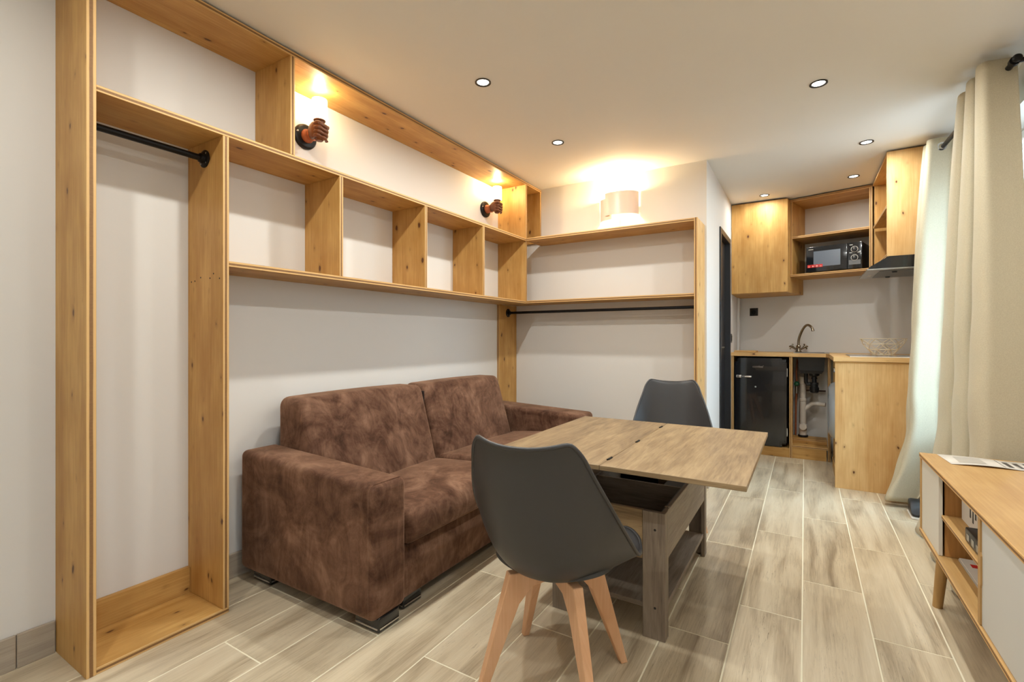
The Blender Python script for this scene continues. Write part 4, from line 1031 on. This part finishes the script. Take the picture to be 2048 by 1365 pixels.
for lv in range(3):
    for i in range(N):
        a_ = R_[lv][i]
        for q in ((i, (i - 1) % N) if lv % 2 == 0 else (i, (i + 1) % N)): tube_bm([a_, R_[lv + 1][q]], 0.0026, 6, bm=bb)
obj('wire_lattice', bb, 'wire', bk, smooth=True)
cb = thing('bread_board', 'pale wooden board with a rounded end lying on the worktop above the fridge', 'board', (1.75, 5.22, CT))
bb = prism_bm([(1.655, 5.19), (1.825, 5.19), (1.845, 5.205), (1.848, 5.24), (1.825, 5.262), (1.655, 5.262)], CT + 0.0005, CT + 0.019); tri_uv(bb, 0)
o = obj('plank', bb, 'oak_light', cb); bevel_mod(o, 0.004, 3)
obj('grip', tube_bm([(1.846, 5.224, CT + 0.011), (1.862, 5.224, CT + 0.011)], [0.006, 0.008], 12), 'oak_dark', cb, smooth=True)

# sockets
def socket(name, label, loc, rz, sz):
    so = thing(name, label, 'socket', loc, rz)
    obj('plate', box_bm((-sz / 2, -0.009, -sz / 2), (sz / 2, -0.001, sz / 2), 0.003, 2), 'black_plastic', so, smooth=True, local=True)
    obj('insert', lathe_bm([(0.0, -0.006), (0.019, -0.006), (0.022, -0.0105), (0.024, -0.0105), (0.025, -0.009), (0, -0.009)], 28, axis='Y'), 'black_gloss', so, smooth=True, local=True)
    for q in (-0.0095, 0.0095): obj('pin_hole', lathe_bm([(0, -0.0075), (0.0024, -0.0075), (0.0024, -0.006)], 10, at=(q, 0, 0), axis='Y'), 'steel', so, local=True)
    return so
xs = 1.79; socket('power_socket', 'square black wall socket on the kitchen wall left of the tap', (xs, kwall(xs), 1.378), KA, 0.082)
sw = thing('light_switch', 'small dark switch plate on the side wall beside the door frame', 'switch', (HX, 5.04, 1.10))
obj('plate', box_bm((HX + 0.001, 5.012, 1.058), (HX + 0.012, 5.092, 1.142), 0.003, 2), 'black_plastic', sw, smooth=True)
obj('rocker', box_bm((HX + 0.012, 5.028, 1.075), (HX + 0.017, 5.076, 1.125), 0.002), 'black_gloss', sw)

# ------------------------------------------------------------------ kitchen: wall units
cc = thing('wall_cupboard', 'knotty pine wall cupboard with plain closed door above the fridge', 'cupboard', (1.87, FYK, 1.525))
UT = CZ - 0.012
poly = [(HX + 0.002, FYK + 0.02), (2.112, FYK + 0.02), (2.236, kwall(2.236) - 0.003), (HX + 0.002, kwall(HX) - 0.003)]
bb = prism_bm(poly, 1.527, UT); tri_uv(bb, 2); obj('carcass', bb, 'pine', cc)
dd = board('door', (HX + 0.004, FYK, 1.530), (2.116, FYK + 0.0195, UT - 0.002), cc, 2, ('pine', 'edge'))
# open angled unit with the microwave: local frame, x along the askew wall, y into it
O = Vector((2.130, 5.205, 0)); U = 0.628; DPT = 0.385
g = thing('angled_shelf_unit', 'open two-tier pine wall shelf set at an angle, holding the microwave', 'shelf', (O.x, O.y, 1.675), KA)
def gb(name, lo, hi, gr_): return board(name, lo, hi, g, gr_, local=True)
zz0, zz1, zz2 = 0.0, 0.352, UT - 1.675
gb('bottom_shelf', (0, 0, 0), (U, DPT, 0.020), 0); gb('middle_shelf', (0.020, 0.001, zz1), (U - 0.022, DPT, zz1 + 0.020), 0)
gb('top_board', (0, 0, zz2 - 0.020), (U, DPT, zz2), 0)
gb('side_panel', (0.0, 0.001, 0.0205), (0.0195, DPT, zz2 - 0.0205), 2); gb('side_panel', (U - 0.0215, 0.001, 0.0205), (U, DPT, zz2 - 0.0205), 2)

# microwave in its own frame
m_o = O + Matrix.Rotation(KA, 3, 'Z') @ Vector((0.125, 0.035, 0))
mw = thing('microwave', 'black microwave with two round dials on the lower angled shelf', 'microwave', (m_o.x, m_o.y, 1.6955), KA)
MWW, MWD, MWH = 0.425, 0.32, 0.238
obj('housing', box_bm((0, 0.016, 0.010), (MWW, MWD, MWH), 0.006, 2), 'black_plastic', mw, smooth=True, local=True)
dr_ = obj('door', box_bm((0, 0, 0.010), (0.318, 0.0155, MWH), 0.004, 2), 'black_gloss', mw, smooth=True, local=True)
obj('window', box_bm((0.060, -0.0012, 0.055), (0.268, 0.0, 0.195), 0.0005), 'micro_window', dr_, local=True)
for i in range(4):
    st = obj('red_sticker', box_bm((0.012 + 0.031 * i, -0.0022, 0.050), (0.039 + 0.031 * i, -0.0012, 0.076), 0.0003), 'red_print', dr_, local=True)
    obj('sticker_mark', box_bm((0.019 + 0.031 * i, -0.0026, 0.057), (0.031 + 0.031 * i, -0.0022, 0.061 + 0.003 * (i % 3))), 'card', st, local=True)
obj('logo_bar', box_bm((0.020, -0.0008, 0.212), (0.058, 0.0, 0.218)), 'grey_print', dr_, local=True)
obj('control_panel', box_bm((0.319, 0.0, 0.010), (MWW, 0.0155, MWH), 0.004, 2), 'black_gloss', mw, smooth=True, local=True)
obj('panel_plate', box_bm((0.330, -0.001, 0.045), (0.415, 0.0, 0.085), 0.0005), 'mesh_filter', mw, local=True)
for i, zc in enumerate((0.178, 0.105)):
    kn = obj('dial', lathe_bm([(0, -0.020), (0.017, -0.019), (0.019, -0.003), (0.019, 0.0)], 28, at=(0.371, 0, zc), axis='Y'), 'black_plastic', mw, smooth=True, local=True)
    obj('dial_ring', lathe_bm([(0.023, -0.0016), (0.026, -0.0016), (0.026, 0), (0.023, 0)], 36, at=(0.371, 0, zc), axis='Y', closed=True), 'card', kn, smooth=True, local=True)
    obj('pointer', box_bm((0.3695, -0.0215, zc - 0.002), (0.3725, -0.0195, zc + 0.016)), 'card', kn, local=True)
for i, (xx, zc) in enumerate(((0.336, 0.214), (0.334, 0.146), (0.392, 0.146))):
    obj('printed_mark', box_bm((xx, -0.0008, zc), (xx + 0.022, 0.0, zc + 0.005)), 'card', mw, local=True)
for fx in (0.03, MWW - 0.03):
    for fy in (0.04, MWD - 0.04): obj('foot', lathe_bm([(0, 0), (0.012, 0), (0.012, 0.011), (0, 0.011)], 14, at=(fx, fy, 0)), 'black_plastic', mw, local=True)

# hood cabinet with open left side
hc = thing('hood_cabinet', 'tall pine wall cabinet with open side shelves above the cooker hood', 'cabinet', (2.93, 4.6, 1.665))
HCX, HCY, HZ0 = 2.736, 4.205, 1.668
board('front_panel', (HCX, HCY, HZ0), (RX - 0.003, HCY + 0.020, UT), hc, 2, ('pine_light', 'edge'))
board('bottom_board', (HCX, HCY + 0.0205, HZ0), (RX - 0.003, 5.02, HZ0 + 0.020), hc, 1)
board('top_board', (HCX, HCY + 0.0205, UT - 0.020), (RX - 0.003, 5.02, UT), hc, 1)
board('middle_shelf', (HCX + 0.001, HCY + 0.0205, 2.012), (RX - 0.004, 4.995, 2.030), hc, 1)
board('rear_panel', (HCX + 0.012, 5.0205, HZ0), (RX - 0.004, 5.040, UT), hc, 2)
board('back_panel', (RX - 0.022, HCY + 0.0205, HZ0 + 0.0205), (RX - 0.004, 5.019, UT - 0.0205), hc, 2, ('pine',))

ho = thing('cooker_hood', 'black canopy cooker hood with steel underside below the pine cabinet', 'cooker hood', (2.86, 4.45, 1.575))
HU = 1.575
bb = prism_bm([(2.632, HU + 0.010), (RX - 0.004, HU + 0.010), (RX - 0.004, HZ0 - 0.001), (2.745, HZ0 - 0.001), (2.640, HU + 0.026)], 4.185, 4.755, axis=1)
o = obj('canopy', bb, 'black_gloss', ho); bevel_mod(o, 0.002, 2)
obj('underside', box_bm((2.622, 4.180, HU), (RX - 0.004, 4.760, HU + 0.0095), 0.001), 'steel', ho)
obj('filter_grille', box_bm((2.70, 4.24, HU - 0.003), (3.05, 4.70, HU - 0.0002), 0.001), 'mesh_filter', ho)
for yy in (4.30, 4.64): obj('lamp_button', lathe_bm([(0, -0.010), (0.013, -0.009), (0.016, 0)], 20, at=(2.79, yy, HU - 0.003)), 'black_plastic', ho, smooth=True)
obj('badge', box_bm((2.66, 4.50, HU - 0.0010), (2.68, 4.62, HU - 0.0002)), 'card', ho)

# thin pipe boxing in the kitchen corner
b = box_bm((HX + 0.001, 5.60, CT + 0.001), (HX + 0.020, 5.70, 1.526), 0.002); struct('trim_1', b, 'wall')
